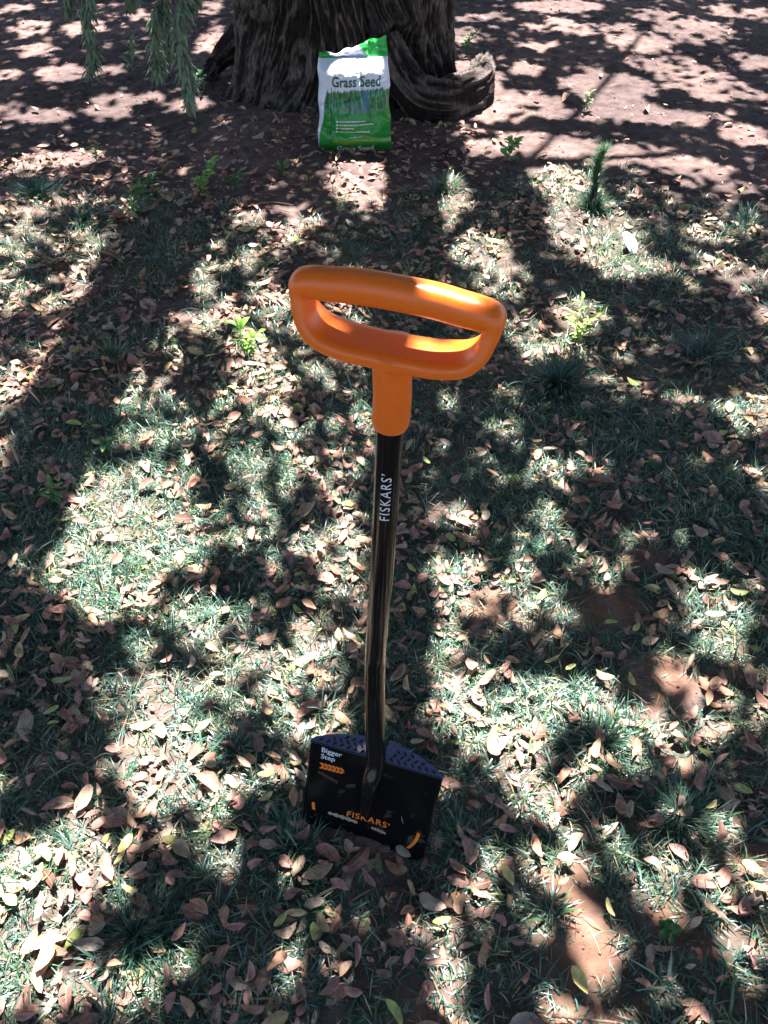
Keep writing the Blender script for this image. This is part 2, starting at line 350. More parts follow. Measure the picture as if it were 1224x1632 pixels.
# single leaves one can point at (photo pixel, length in m, heading, colour on the ramp, label)
NAMED = [
 (540,1008,.036,1.7,.87,'yellow leaf standing out just left of the shaft above the blade'),
 (963,1080,.040,-.5,.83,'tan-yellow oval leaf, left one of a pair near the bare hollow'),
 (1007,1087,.034,1.75,.85,'yellow oval leaf on edge of the bare hollow, pointing at the camera'),
 (1011,1006,.030,.9,.88,'pale yellow leaf beside a thin twig on the dark soil'),
 (973,995,.032,.1,.93,'olive leaf paired with a grey one on the dark soil'),
 (862,947,.040,.9,.95,'bright green leaf slanting right of the shaft, in the sun fleck'),
 (896,905,.030,1.3,.96,'small bright green leaf next to a tan one, right of the shaft'),
 (998,913,.030,1.4,.88,'vivid yellow leaf touching the upper soil hollow'),
 (880,1054,.036,.4,.80,'golden tan leaf lying over a brown one, right of the shaft'),
 (909,1068,.026,.5,.93,'small green-yellow leaf below the golden tan one'),
 (1201,1075,.044,-.1,.79,'long golden brown leaf near the right edge of the picture'),
 (1175,948,.040,-.3,.96,'dull green leaf in deep shade near the right edge'),
 (850,969,.038,-.5,.80,'slim tan leaf left of the dark soil patch'),
 (921,1566,.046,-1.1,.87,'yellow-green leaf on the bare path at the bottom'),
 (972,1449,.032,-1.3,.82,'narrow tan leaf at the right rim of the bare path'),
 (903,1371,.036,-.1,.86,'sunlit yellow leaf at the top end of the bare path'),
 (896,1407,.028,.5,.84,'pale yellow leaf just below the sunlit one on the bare path'),
 (1198,1385,.040,-.6,.87,'upper yellow leaf of two by the right edge of the lawn'),
 (1208,1415,.040,-.4,.83,'lower yellow leaf of two by the right edge of the lawn'),
 (1182,1263,.036,-.3,.93,'green leaf beside a pink one at lower right'),
 (951,1198,.048,1.2,.80,'large golden tan leaf in light grass, lower right'),
 (977,1222,.034,-.8,.48,'rust-brown leaf just below the large golden tan leaf'),
 (704,1466,.034,.3,.94,'light green leaf in dark grass below the blade'),
 (585,1476,.020,1.5,.91,'tiny green leaf in dark grass below the blade'),
 (473,1456,.036,-.1,.81,'orange-yellow leaf left below the blade'),
 (448,1466,.034,.9,.90,'olive leaf tucked behind the orange-yellow leaf'),
 (808,1394,.044,-1.1,.86,'big yellow leaf right below the blade at the edge of shade'),
 (628,1618,.046,-1.0,.92,'yellow-green leaf cut by the bottom edge of the picture'),
 (275,1337,.038,.0,.88,'yellow leaf with a green rim at lower left'),
 (192,1368,.030,1.0,.84,'pale cream leaf lying flat at lower left'),
 (72,1363,.036,-.8,.92,'green and yellow leaf near the left edge, low down'),
 (115,1386,.038,-1.2,.80,'narrow golden leaf near the left edge, low down'),
 (72,1522,.058,1.4,.82,'large sunlit golden leaf in the brightest patch at lower left'),
 (210,1418,.036,-.4,.83,'cream tan leaf at the rim of the dark tuft'),
 (82,1133,.034,.7,.93,'yellow-green leaf in the shade at the left'),
 (85,1152,.024,.2,.92,'smaller green leaf just under the yellow-green one'),
 (98,1079,.052,-.15,.97,'long dark green leaf in the shade at the left'),
 (304,877,.036,-.25,.90,'olive-yellow leaf at the right of the big sun patch'),
 (680,735,.030,-1.0,.95,'green leaf close to the right of the black shaft'),
 (656,903,.034,-.9,.91,'pale green leaf touching the right side of the shaft'),
 (785,389,.056,-.3,.85,'broad yellow leaf in grass behind the handle'),
 (151,349,.040,-1.0,.50,'orange-brown leaf in grass at upper left'),
 (120,619,.044,1.5,.64,'grey-tan oval leaf alone in the dark shadow band'),
 (160,708,.048,-.2,.90,'olive leaf with yellow end in the dark shadow band'),
 (118,678,.046,-.1,.92,'green-grey leaf in the dark shadow band'),
 (288,582,.040,1.4,.88,'yellowish round leaf left of the green seedling'),
 (302,735,.040,1.5,.60,'pale pink leaf with its stalk up, left of the shaft'),
 (425,1235,.036,.2,.84,'light tan leaf in the sun patch left of the blade'),
 (785,756,.040,-.6,.46,'orange leaf right of the shaft below the handle'),
 (1103,1135,.038,.9,.30,'bright pink leaf standing on edge by the bare hollow'),
 (1137,985,.050,.1,.62,'large pale leaf folded near the right edge'),
 (540,1412,.036,-.5,.27,'pink leaf directly below the left of the blade'),
 (655,1408,.030,-1.2,.80,'tan leaf poking out under the right of the blade'),
 (318,1448,.042,-.6,.40,'rosy brown leaf at lower left in the shade'),
 (1060,1190,.034,.3,.44,'apricot leaf in light grass at lower right'),
 (690,1430,.052,-.5,.63,'long grey leaf below the blade'),
]
def one_leaf_mesh(L, col, curl, fold, seed):
    V, F, r, uv = leaves(np.zeros((1, 3)), np.array([L]), np.array([L * (.40 + .1 * math.sin(seed * 3))]), np.zeros(1), np.zeros(1), np.zeros(1), np.array([curl]), np.array([fold]), np.array([col]))
    return mesh('fallen_leaf', V, F, M_LEAF, rnd=r, uv=uv)
used = []
for i, (px, py, L, a, col, lab) in enumerate(NAMED):
    g = G(px, py, .02); z = float(hgt(g[0], g[1])) + .032
    o = link('fallen_leaf', one_leaf_mesh(L, col, .12 + .15 * math.sin(i), .5 * math.cos(i * 2), i), None, (g[0], g[1], z))
    o.rotation_euler = (random.gauss(0, .15), random.gauss(0, .12), a); used.append((g[0], g[1]))
    tag(o, lab, 'leaf', 'fallen leaves on the lawn')
PLAIN = [((.04, .14), 'dark brown dry leaf lying loose on the lawn among many like it'), ((.18, .32), 'pinkish tan dry leaf lying loose on the lawn among many like it'),
         ((.36, .52), 'orange-brown dry leaf lying loose on the lawn among many like it'), ((.58, .72), 'greyish tan dry leaf lying loose on the lawn among many like it')]
variants = []
for k, (rr, lab) in enumerate(PLAIN):
    for q in range(7):
        variants.append((one_leaf_mesh(random.uniform(.026, .043), random.uniform(*rr), random.gauss(.15, .3), random.gauss(.3, .8), k * 9 + q), k))
cnt = 0; tries = 0; labs = set()
while cnt < 236:
    px = random.uniform(5, 1219); py = 480 + 1150 * math.sqrt(random.random())
    if 470 < px < 720 and 1180 < py < 1400: continue
    if 450 < px < 815 and py < 700: continue
    g = G(px, py)
    if random.random() > float(litter_dens(np.array([g[0]]), np.array([g[1]]))[0]) + .08: continue
    if any((g[0] - a) ** 2 + (g[1] - b) ** 2 < .0022 for a, b in used): continue
    me, k = variants[cnt % len(variants)]; tries += 1; rz = random.uniform(0, 6.28)
    cw = ['dark brown', 'pinkish tan', 'orange-brown', 'greyish tan'][k]
    hw = ['near the left edge', 'left of the spade', 'beside the spade', 'right of the spade', 'near the right edge'][int(np.searchsorted([170, 440, 760, 1010], px))]
    vw = ['far behind', 'at mid depth', 'by the lower shaft', 'level with the blade', 'low down'][int(np.searchsorted([720, 960, 1180, 1400], py))]
    ow = ['lying crosswise', 'slanting right', 'pointing away', 'slanting left'][int(((math.degrees(rz) % 180 + 22.5) % 180) // 45)]
    lab = f'{cw} dry leaf {hw}, {vw}, {ow}'
    if lab in labs and tries < 9000: continue
    labs.add(lab); used.append((g[0], g[1]))
    o = link('fallen_leaf', me, None, (g[0], g[1], float(hgt(g[0], g[1])) + random.uniform(.024, .036)))
    o.rotation_euler = (random.gauss(0, .25) + (3.14 if random.random() < .25 else 0), random.gauss(0, .2), rz)
    tag(o, lab, 'leaf', 'plain dry leaves on the lawn'); cnt += 1

# ------------------------------------------------------------------ grass
def blades(base, L, W, yaw, lean, bend, col, tipcol):
    """each blade a tapering folded strip of three quads and a tip"""
    n = len(base); us = np.array([0, .35, .7]); rows = []
    d = np.stack([np.cos(yaw), np.sin(yaw), 0 * yaw], 1); s_ = np.stack([-np.sin(yaw), np.cos(yaw), 0 * yaw], 1)
    def pt(u):
        ang = lean + bend * u * .6
        hx = (np.sin(ang) * u * L)[:, None]; hz = (np.cos(ang) * u * L)[:, None]
        return base + d * hx + np.array([0, 0, 1.]) * np.maximum(hz, -.004)
    for u, wv in zip(us, (.75, 1.0, .7)):
        p = pt(u); rows += [p - s_ * (W * wv * .5)[:, None], p + s_ * (W * wv * .5)[:, None]]
    rows.append(pt(1.0)); V = np.stack(rows, 1).reshape(-1, 3)
    o = (np.arange(n) * 7)[:, None, None]
    Q = (np.array([[0, 1, 3, 2], [2, 3, 5, 4]])[None] + o).reshape(-1, 4); T = (np.array([[4, 5, 6]])[None] + o).reshape(-1, 3)
    f = np.array([0, 0, .35, .35, .7, .7, 1.])[None, :, None]
    c = (col[:, None] * (1 - f) + tipcol[:, None] * f).reshape(-1, 3)
    return V, [Q, T], c
GC = np.array([[.026, .072, .040], [.038, .094, .064], [.056, .110, .090], [.060, .120, .046], [.10, .150, .118], [.17, .17, .09]])
def tufts(n, x0, x1, y0, y1, per, Lm, Wm, spread=.012, dens=grassy):
    x = RNG.uniform(x0, x1, n * 8); y = RNG.uniform(y0, y1, n * 8); k = RNG.random(n * 8) < dens(x, y); x = x[k][:n]; y = y[k][:n]; n = len(x)
    m = RNG.poisson(per, n) + 2; idx = np.repeat(np.arange(n), m); N_ = len(idx)
    a = RNG.uniform(0, 6.28, N_); rr = np.abs(RNG.normal(0, spread, N_))
    bx = x[idx] + rr * np.cos(a); by = y[idx] + rr * np.sin(a)
    base = np.stack([bx, by, hgt(bx, by) - .003], 1)
    ts = RNG.uniform(.6, 1.35, n)[idx]
    L = np.clip(RNG.normal(Lm, Lm * .3, N_) * ts, .012, .16); W = RNG.uniform(.6, 1.4, N_) * Wm
    yaw = a + RNG.normal(0, .7, N_); lean = np.clip(np.abs(RNG.normal(.75, .4, N_)), .05, 1.5); bend = RNG.uniform(.2, 1.7, N_)
    ci = RNG.choice(6, n, p=[.22, .28, .2, .14, .1, .06])[idx]; c = GC[ci] * RNG.uniform(.6, 1.4, (N_, 1)) * RNG.uniform(.7, 1.25, (n, 1))[idx]
    dead = RNG.random(N_) < .05; c[dead] = np.array([.36, .28, .15]) * RNG.uniform(.7, 1.2, (dead.sum(), 1))
    return blades(base, L, W, yaw, lean, bend, c, c * 1.25 + .01)
def cat(parts):
    Vs, Qs, Ts, Cs = [], [], [], []; o = 0
    for V, (Q, T), c in parts:
        Vs.append(V); Qs.append(Q + o); Ts.append(T + o); Cs.append(c); o += len(V)
    return np.concatenate(Vs), [np.concatenate(Qs), np.concatenate(Ts)], np.concatenate(Cs)
sparse = lambda x, y: np.clip(grassy(x, y) ** 3, 0, 1)
V, F, c = cat([tufts(9200, -1.0, 1.0, .0, 2.0, 13, .031, .0023), tufts(7400, -2.2, 2.2, 1.2, 3.9, 12, .034, .0026),
               tufts(500, -1.6, 1.6, .0, 3.4, 9, .052, .0024, .02, sparse), tufts(240, -1.2, 1.2, .2, 2.4, 3, .062, .0044, .01),
               tufts(700, -2.6, 2.6, -.8, .2, 10, .036, .002)])
tag(link('lawn_grass', mesh('lawn_grass', V, F, M_GRASS, cols=c)), 'thin blue-green lawn grass growing through the fallen leaves', 'grass', kind='stuff')
# dry thatch lying flat
n = 13000; x = RNG.uniform(-2.0, 2.0, n); y = RNG.uniform(0, 3.7, n); k = RNG.random(n) < np.clip(grassy(x, y) * .8 + .12, 0, 1) * (PX(x, y)[1] > 225); x = x[k]; y = y[k]; n = len(x)
cc = np.array([.33, .25, .16]) * RNG.uniform(.45, 1.35, (n, 1))
V, F, c = blades(np.stack([x, y, hgt(x, y) + RNG.uniform(.001, .012, n)], 1), RNG.uniform(.015, .05, n), RNG.uniform(.0008, .0019, n), RNG.uniform(0, 6.28, n), RNG.normal(1.5, .12, n), RNG.normal(0, .2, n), cc, cc)
tag(link('dry_thatch', mesh('dry_thatch', V, F, M_STRAW, cols=c)), 'tan threads of dead grass lying flat between the green blades', 'thatch', kind='stuff')
# red petals, soil crumbs
n = 1100; x = RNG.uniform(-3, 3, n * 4); y = RNG.uniform(2.9, 8, n * 4); k = RNG.random(n * 4) < sstep(.5, .68, fbm(x * 3, y * 3, 44)); x = x[k][:n]; y = y[k][:n]; n = len(x)
L = RNG.uniform(.006, .014, n); V, F, r, uv = leaves(np.stack([x, y, hgt(x, y) + .006], 1), L, L * .6, RNG.uniform(0, 6, n), RNG.normal(0, .3, n), RNG.normal(0, .4, n), RNG.normal(.3, .3, n), RNG.normal(.5, .5, n), RNG.random(n))
tag(link('fallen_petals', mesh('fallen_petals', V, F, M_PETAL)), 'tiny dark red petals sprinkled over the bare soil', 'petals', kind='stuff')
n = 9500; x = RNG.uniform(-3, 3, n); y = .3 + 7.5 * RNG.random(n) ** 1.7; x = np.where(y < 2.5, x * .4, x); k = (RNG.random(n) < np.clip(1.0 - grassy(x, y), 0, 1)); x = x[k]; y = y[k]; n = len(x)
oct_ = np.array([[1, 0, 0], [-1, 0, 0], [0, 1, 0], [0, -1, 0], [0, 0, 1], [0, 0, -1]], float); of = np.array([[0, 2, 4], [2, 1, 4], [1, 3, 4], [3, 0, 4], [2, 0, 5], [1, 2, 5], [3, 1, 5], [0, 3, 5]])
s_ = RNG.uniform(.0012, .0042, n); V = (oct_[None] * s_[:, None, None] * RNG.uniform(.6, 1.4, (n, 6, 1)) + np.stack([x, y, hgt(x, y) + .002], 1)[:, None]).reshape(-1, 3)
F = (of[None] + (np.arange(n) * 6)[:, None, None]).reshape(-1, 3); cc = np.repeat(np.array([.22, .14, .12]) * RNG.uniform(.4, 1.4, (n, 1)), 6, 0)
tag(link('soil_crumbs', mesh('soil_crumbs', V, F, M_SOIL, cols=cc)), 'small crumbs of earth on the bare soil', 'soil crumbs', kind='stuff')
# distinct tufts
def tuft(px, py, n, L, W, spread, lab, cols, up=.45):
    g = G(px, py); base0 = np.array([g[0], g[1], float(hgt(g[0], g[1]))]); a = RNG.uniform(0, 6.28, n); rr = np.minimum(np.abs(RNG.normal(0, spread, n)), spread * 1.5)
    base = base0 + np.stack([rr * np.cos(a), rr * np.sin(a), 0 * a - .003], 1)
    c = np.array(cols)[RNG.integers(0, len(cols), n)] * RNG.uniform(.6, 1.3, (n, 1))
    L *= .82; V, F, c = blades(base, RNG.uniform(.4, 1.15, n) * L, RNG.uniform(.7, 1.3, n) * W, a + RNG.normal(0, .5, n), np.abs(RNG.normal(up, .3, n)), RNG.uniform(.2, 1.3, n), c, c * 1.3)
    o = link('grass_tuft', mesh('grass_tuft', V - base0, F, M_GRASS, cols=c), None, base0); tag(o, lab, 'grass tuft', 'dense grass tufts in the lawn')
tuft(215, 1490, 800, .062, .0019, .042, 'dense round dark tuft beside the brightest sun patch at lower left', GC[:2])
tuft(890, 610, 420, .13, .0030, .035, 'long arching dark grass clump right of the handle', GC[:3], .6)
tuft(712, 305, 320, .085, .0028, .035, 'sunlit upright grass tuft between the bag and the seedlings', GC[3:5])
tuft(1120, 560, 380, .10, .0028, .05, 'loose dark grass clump near the right edge', GC[:3], .6)
tuft(1190, 360, 260, .10, .0030, .04, 'grass tuft at the right edge where the soil begins', GC[:3])
tuft(945, 335, 300, .10, .0030, .03, 'grass tuft round the foot of the bristly shoot', GC[1:4])
tuft(60, 310, 380, .10, .0030, .06, 'dark tuft at the left edge where the soil begins', GC[:2])
tuft(130, 350, 300, .11, .0030, .05, 'dark tuft beside the left edge clump', GC[:3])
tuft(370, 1190, 300, .06, .0024, .03, 'spiky tuft in light left of the blade', GC[1:5])
tuft(180, 565, 200, .09, .0028, .02, 'bright green tuft on the right rim of the shadow band', GC[3:5])
tuft(1085, 1300, 400, .07, .0030, .05, 'broad bladed tuft at lower right above the bare path', GC[1:5])
tuft(470, 1350, 260, .06, .0024, .04, 'dark tuft against the left edge of the blade', GC[:3])
tuft(735, 1340, 200, .06, .0026, .05, 'dark tuft against the right edge of the blade', GC[:3])
tuft(960, 1180, 380, .07, .0032, .05, 'sunlit spiky tuft under the bare hollow', GC[1:5])

# ------------------------------------------------------------------ tubes
def frame_path(P):
    P = np.asarray(P, float); T = np.gradient(P, axis=0); T /= np.linalg.norm(T, axis=1)[:, None]
    n0 = np.cross(T[0], [0, 0, 1.]); 
    if np.linalg.norm(n0) < .2: n0 = np.cross(T[0], [0, 1., 0])
    n0 /= np.linalg.norm(n0); Ns = [n0]
    for i in range(1, len(P)):
        v = Ns[-1] - T[i] * np.dot(Ns[-1], T[i]); Ns.append(v / np.linalg.norm(v))
    Nn = np.array(Ns); return T, Nn, np.cross(T, Nn)
def spline(P, n):
    P = np.asarray(P, float); m = len(P); t = np.linspace(0, m - 1, n); i = np.clip(t.astype(int), 0, m - 2); f = (t - i)[:, None]
    g = lambda k: P[np.clip(k, 0, m - 1)]
    a, b, c, d = g(i - 1), g(i), g(i + 1), g(i + 2)
    return .5 * ((2 * b) + (c - a) * f + (2 * a - 5 * b + 4 * c - d) * f ** 2 + (3 * b - a - 3 * c + d) * f ** 3)
def tube(P, rad, seg=12, disp=None, caps=True):
    P = np.asarray(P, float); rad = np.asarray(rad, float) * np.ones(len(P)); T, A, B = frame_path(P); th = np.linspace(0, 2 * np.pi, seg, endpoint=False)
    r = rad[:, None] * np.ones((1, seg))
    if disp is not None: r = r + disp
    V = (P[:, None] + A[:, None] * (np.cos(th)[None, :, None] * r[..., None]) + B[:, None] * (np.sin(th)[None, :, None] * r[..., None])).reshape(-1, 3)
    n = len(P); i = np.arange(n - 1)[:, None] * seg; j = np.arange(seg)[None]; j2 = (j + 1) % seg
    Q = np.stack([(i + j).ravel(), (i + j2).ravel(), (i + seg + j2).ravel(), (i + seg + j).ravel()], 1)
    if caps:
        V = np.concatenate([V, P[:1], P[-1:]]); a, b = n * seg, n * seg + 1; k = np.arange(seg); k2 = (k + 1) % seg
        return V, [Q, np.concatenate([np.stack([k2, k, 0 * k + a], 1), np.stack([(n - 1) * seg + k, (n - 1) * seg + k2, 0 * k + b], 1)])]
    return V, [Q]
def bark_fn(s, t, amp, sd=0):
    """s: metres round the stem, t: metres along it -> ridge height and shade of the ridge"""
    wx = s + (fbm(s * 6, t * 3, sd + 1) - .5) * .10
    a = 1 - np.abs(2 * vn(wx * 42, t * 8.5, sd) - 1); b = 1 - np.abs(2 * vn(wx * 90, t * 22, sd + 5) - 1); c = fbm(wx * 160, t * 60, sd + 9, 3); f_ = 1 - np.abs(2 * vn(wx * 170, t * 34, sd + 12) - 1)
    h = .50 * a ** 1.6 + .27 * b + .16 * f_ + .12 * c
    return (h - .5) * amp, h
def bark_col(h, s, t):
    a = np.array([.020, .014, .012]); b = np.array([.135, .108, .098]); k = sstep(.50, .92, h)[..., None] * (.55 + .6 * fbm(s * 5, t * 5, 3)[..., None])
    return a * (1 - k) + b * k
def bark_tube(P, rad, n, seg, amp, sd):
    P = spline(P, n); rad = np.interp(np.linspace(0, 1, n), np.linspace(0, 1, len(rad)), rad)
    ln = np.concatenate([[0], np.cumsum(np.linalg.norm(np.diff(P, axis=0), axis=1))])
    th = np.linspace(0, 2 * np.pi, seg, endpoint=False); tt = ln[:, None] + 0 * th
    # keep noise continuous round the seam
    x = np.cos(th)[None] * rad.mean(); y = np.sin(th)[None] * rad.mean()
    a = 1 - np.abs(2 * vn(x * 38 + 0 * tt, y * 38 + 0 * tt, tt * 6 + sd) - 1); b = 1 - np.abs(2 * vn(x * 85 + 0 * tt, y * 85 + 0 * tt, tt * 14 + sd) - 1)
    lump = fbm(x * 7 + 0 * tt, y * 7 + 0 * tt, tt * 6 + sd * 3)
    h = .62 * a ** 1.4 + .38 * b; d = (h - .5) * amp + (lump - .5) * rad[:, None] * 1.0
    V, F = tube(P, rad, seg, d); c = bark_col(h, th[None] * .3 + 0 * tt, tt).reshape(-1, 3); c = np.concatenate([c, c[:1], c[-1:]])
    return V, F, c

# ------------------------------------------------------------------ the tree
TC = np.array([-.18, 4.55, 0.0]); tree = empty('tree', TC)
tag(tree, 'thick old tree with furrowed brown bark, knotted roots and drooping twigs', 'tree')
nz, nth = 170, 1060; zz = np.linspace(-.12, .80, nz)[:, None]; th = np.linspace(-np.pi, np.pi, nth, endpoint=False)[None]   # th=-pi/2 faces the camera
RX, RY = .455, .42
base = 1 / np.sqrt((np.cos(th) / RX) ** 2 + (np.sin(th) / RY) ** 2)
def ang(a, c): return np.arctan2(np.sin(a - c), np.cos(a - c))
th_seam = -1.30; flare = .045 * np.exp(-np.maximum(zz, 0) / .08) * (.6 + .6 * vn(np.cos(th) * 3, np.sin(th) * 3, 3)) + .015 * np.exp(-np.maximum(zz, 0) / .3)
lob = .028 * np.cos(5 * th + 1.2 + zz * .8) + .02 * np.cos(9 * th + 2 - zz * 2)
seam_c = th_seam + (.45 - zz) * .45
seam = -.085 * np.exp(-(ang(th, seam_c) / .085) ** 2) * sstep(.0, .35, zz)
fl = .20 * np.exp(-(ang(th, -2.08) / .30) ** 2) * np.exp(-np.maximum(zz + .02, 0) / .13) + .10 * np.exp(-(ang(th, -2.7) / .22) ** 2) * np.exp(-np.maximum(zz, 0) / .14)      # buttress at the left front
kth, kz = -.95, .235; kr = np.sqrt((ang(th, kth) * .45 / .085) ** 2 + ((zz - kz) / .11) ** 2)   # the knot hole at the right
knot = -.085 * np.exp(-(kr / .75) ** 2) + .035 * np.exp(-((kr - 1.35) / .3) ** 2)
s_arc = th * .46 + 0 * zz; tw = s_arc + .05 * np.sin(zz * 6 + th * 2) 
tw = tw + .35 * (kr < 3) * (s_arc - kth * .46) * np.exp(-(kr / 1.4) ** 2) * 2
d, hh = bark_fn(tw, zz + 0 * th + .1 * np.exp(-(kr / 1.5) ** 2) * kr, .034)
close = np.sqrt(np.clip(1 - (np.maximum(zz - .56, 0) / .245) ** 2, 0, 1)); rr = (base + flare + lob + seam + fl + knot + d) * close + 1e-4
rr = np.maximum(rr, .002)
V = np.stack([TC[0] + rr * np.cos(th), TC[1] + rr * np.sin(th), zz + 0 * th], 2).reshape(-1, 3)
i = np.arange(nz - 1)[:, None] * nth; j = np.arange(nth)[None]; j2 = (j + 1) % nth
F = np.stack([(i + j).ravel(), (i + j2).ravel(), (i + nth + j2).ravel(), (i + nth + j).ravel()], 1)
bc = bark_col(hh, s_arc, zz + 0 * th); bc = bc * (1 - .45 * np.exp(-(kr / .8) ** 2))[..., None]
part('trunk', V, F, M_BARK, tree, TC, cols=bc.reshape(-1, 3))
def tpart(name, P, rad, n, seg, amp, sd, label=None):
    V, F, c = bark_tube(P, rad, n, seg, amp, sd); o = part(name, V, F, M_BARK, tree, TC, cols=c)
    if label: o['label'] = label
    return o
tpart('stem', [(-.40, 4.55, .35), (-.41, 4.55, .9), (-.44, 4.56, 2.0), (-.72, 4.56, 3.66), (-.82, 4.55, 5.5), (-.84, 4.55, 7.3), (-.86, 4.55, 9.3)], [.27, .235, .175, .145, .12, .10, .06], 130, 60, .03, 1)
tpart('stem', [(.10, 4.55, .35), (.12, 4.55, .9), (.16, 4.56, 2.3), (.145, 4.56, 4.6), (.125, 4.55, 7.0), (.085, 4.55, 8.7), (.06, 4.55, 10.2)], [.21, .175, .12, .09, .068, .055, .035], 130, 48, .025, 2)
# roots, placed on the ground they run along
def gz(px, py, z): g = G(px, py, z); return (g[0], g[1], z)
tpart('root', [AY(612, 62, 4.16), AY(638, 118, 4.10), AY(668, 152, 4.06), AY(708, 160, 4.08), AY(742, 150, 4.16), AY(764, 134, 4.30), AY(770, 112, 4.50), gz(775, 92, -.10)], [.05, .070, .080, .080, .076, .068, .052, .03], 180, 120, .036, 3, 'thick knotted root curling round the right foot of the trunk')
tpart('root', [AY(385, 60, 4.7), AY(358, 84, 4.65), AY(342, 102, 4.6), AY(330, 122, 4.5)], [.07, .06, .045, .022], 80, 64, .022, 5, 'pale weathered root lit by the sun at the left of the trunk')
# limbs that carry crown and drooping twigs
LIMBS = [[(-.44, 4.56, 2.0), (-.8, 3.9, 2.5), (-.95, 3.2, 2.85), (-1.15, 2.7, 2.95), (-1.5, 2.2, 3.0)],
         [(.145, 4.56, 3.0), (.7, 4.9, 3.6), (1.5, 5.2, 4.0), (2.4, 5.6, 4.3)], [(-.7, 4.56, 3.6), (-1.5, 5.0, 4.1), (-2.6, 5.6, 4.5)],
         [(.14, 4.56, 3.9), (.5, 3.6, 4.2), (1.1, 2.6, 4.4), (1.7, 1.4, 4.3)], [(-.78, 4.56, 4.6), (-.6, 5.6, 4.9), (-.2, 7.0, 5.0)],
         [(-.8, 4.56, 5.0), (-1.6, 3.4, 5.2), (-2.3, 1.8, 5.0)], [(.13, 4.56, 5.2), (.9, 6.0, 5.3), (1.6, 7.4, 5.0)]]
for q, P in enumerate(LIMBS): tpart('limb', P, [.055, .04, .025, .012] if q == 0 else [.045, .028, .018, .008], 40, 12, .008, 10 + q)

# drooping twigs at the upper left (photo pixels of the hanging line, half width in m)
def droop(pts, y0, wid, bare_top=False):
    pts = [AY(a, b, y0 + random.uniform(-.02, .02)) for a, b in pts]
    top = pts[0].copy(); ctrl = [np.array([pts[0][0] * .92, 2.7, 2.92]), np.array([pts[0][0] * .97, 2.62, 1.9])] + [p for p in pts]
    P = spline(ctrl, 70); br = part('hanging_branch', *tube(P, np.linspace(.006, .0018, 70), 7), M_TWIG, tree, TC)
    ln = np.concatenate([[0], np.cumsum(np.linalg.norm(np.diff(P, axis=0), axis=1))]); tot = ln[-1]; vis = 1.0
    n = int(1500 * vis * (wid / .05)); t = tot - RNG.random(n) * vis
    if bare_top: t = t[(t > tot - .16)]; n = len(t)
    c = np.stack([np.interp(t, ln, P[:, q]) for q in range(3)], 1); az = RNG.uniform(0, 6.28, n); el = RNG.uniform(.25, .95, n) 
    L = RNG.uniform(.7, 1.2, n) * wid * .85 * np.clip((tot - t) / .03 + .6, .6, 1)
    dr = np.stack([np.cos(az) * np.sin(el), np.sin(az) * np.sin(el), -np.cos(el)], 1); sd = np.stack([-np.sin(az), np.cos(az), 0 * az], 1); nn = np.cross(dr, sd)
    W = L * .26; e = lambda a: a[:, None]
    k = 1 + .12 * np.sin(t * 40)
    L = L * k
    V = np.stack([c, c + dr * e(L * .45) - sd * e(W * .5), c + dr * e(L * .45) + nn * e(W * .22), c + dr * e(L * .45) + sd * e(W * .5), c + dr * e(L) - nn * e(L * .12)], 1).reshape(-1, 3)
    F = (np.array([[0, 2, 1], [0, 3, 2], [1, 2, 4], [2, 3, 4]])[None] + (np.arange(n) * 5)[:, None, None]).reshape(-1, 3)
    col = np.repeat(np.array([.125, .18, .115]) * RNG.uniform(.5, 1.5, (n, 1)) + RNG.random((n, 1)) * np.array([.02, .03, .02]), 5, 0)
    o = part('needles', V, F, M_PLANT, br, TC, cols=col, smooth=False); o['kind'] = 'stuff'
droop([(132, -60), (135, 0), (139, 40), (146, 78), (140, 114)], 2.62, .050)
droop([(103, -60), (104, -20), (108, 26)], 2.66, .036)
droop([(252, -60), (247, 10), (246, 60), (252, 118)], 2.60, .050)
droop([(291, -60), (288, 0), (284, 60), (296, 110), (303, 168)], 2.55, .056)
droop([(270, -60), (264, 0), (266, 55), (272, 96)], 2.58, .030, True)
droop([(308, -60), (310, -20), (312, 12)], 2.60, .036)
droop([(205, -60), (204, -20), (203, 18)], 2.72, .034)

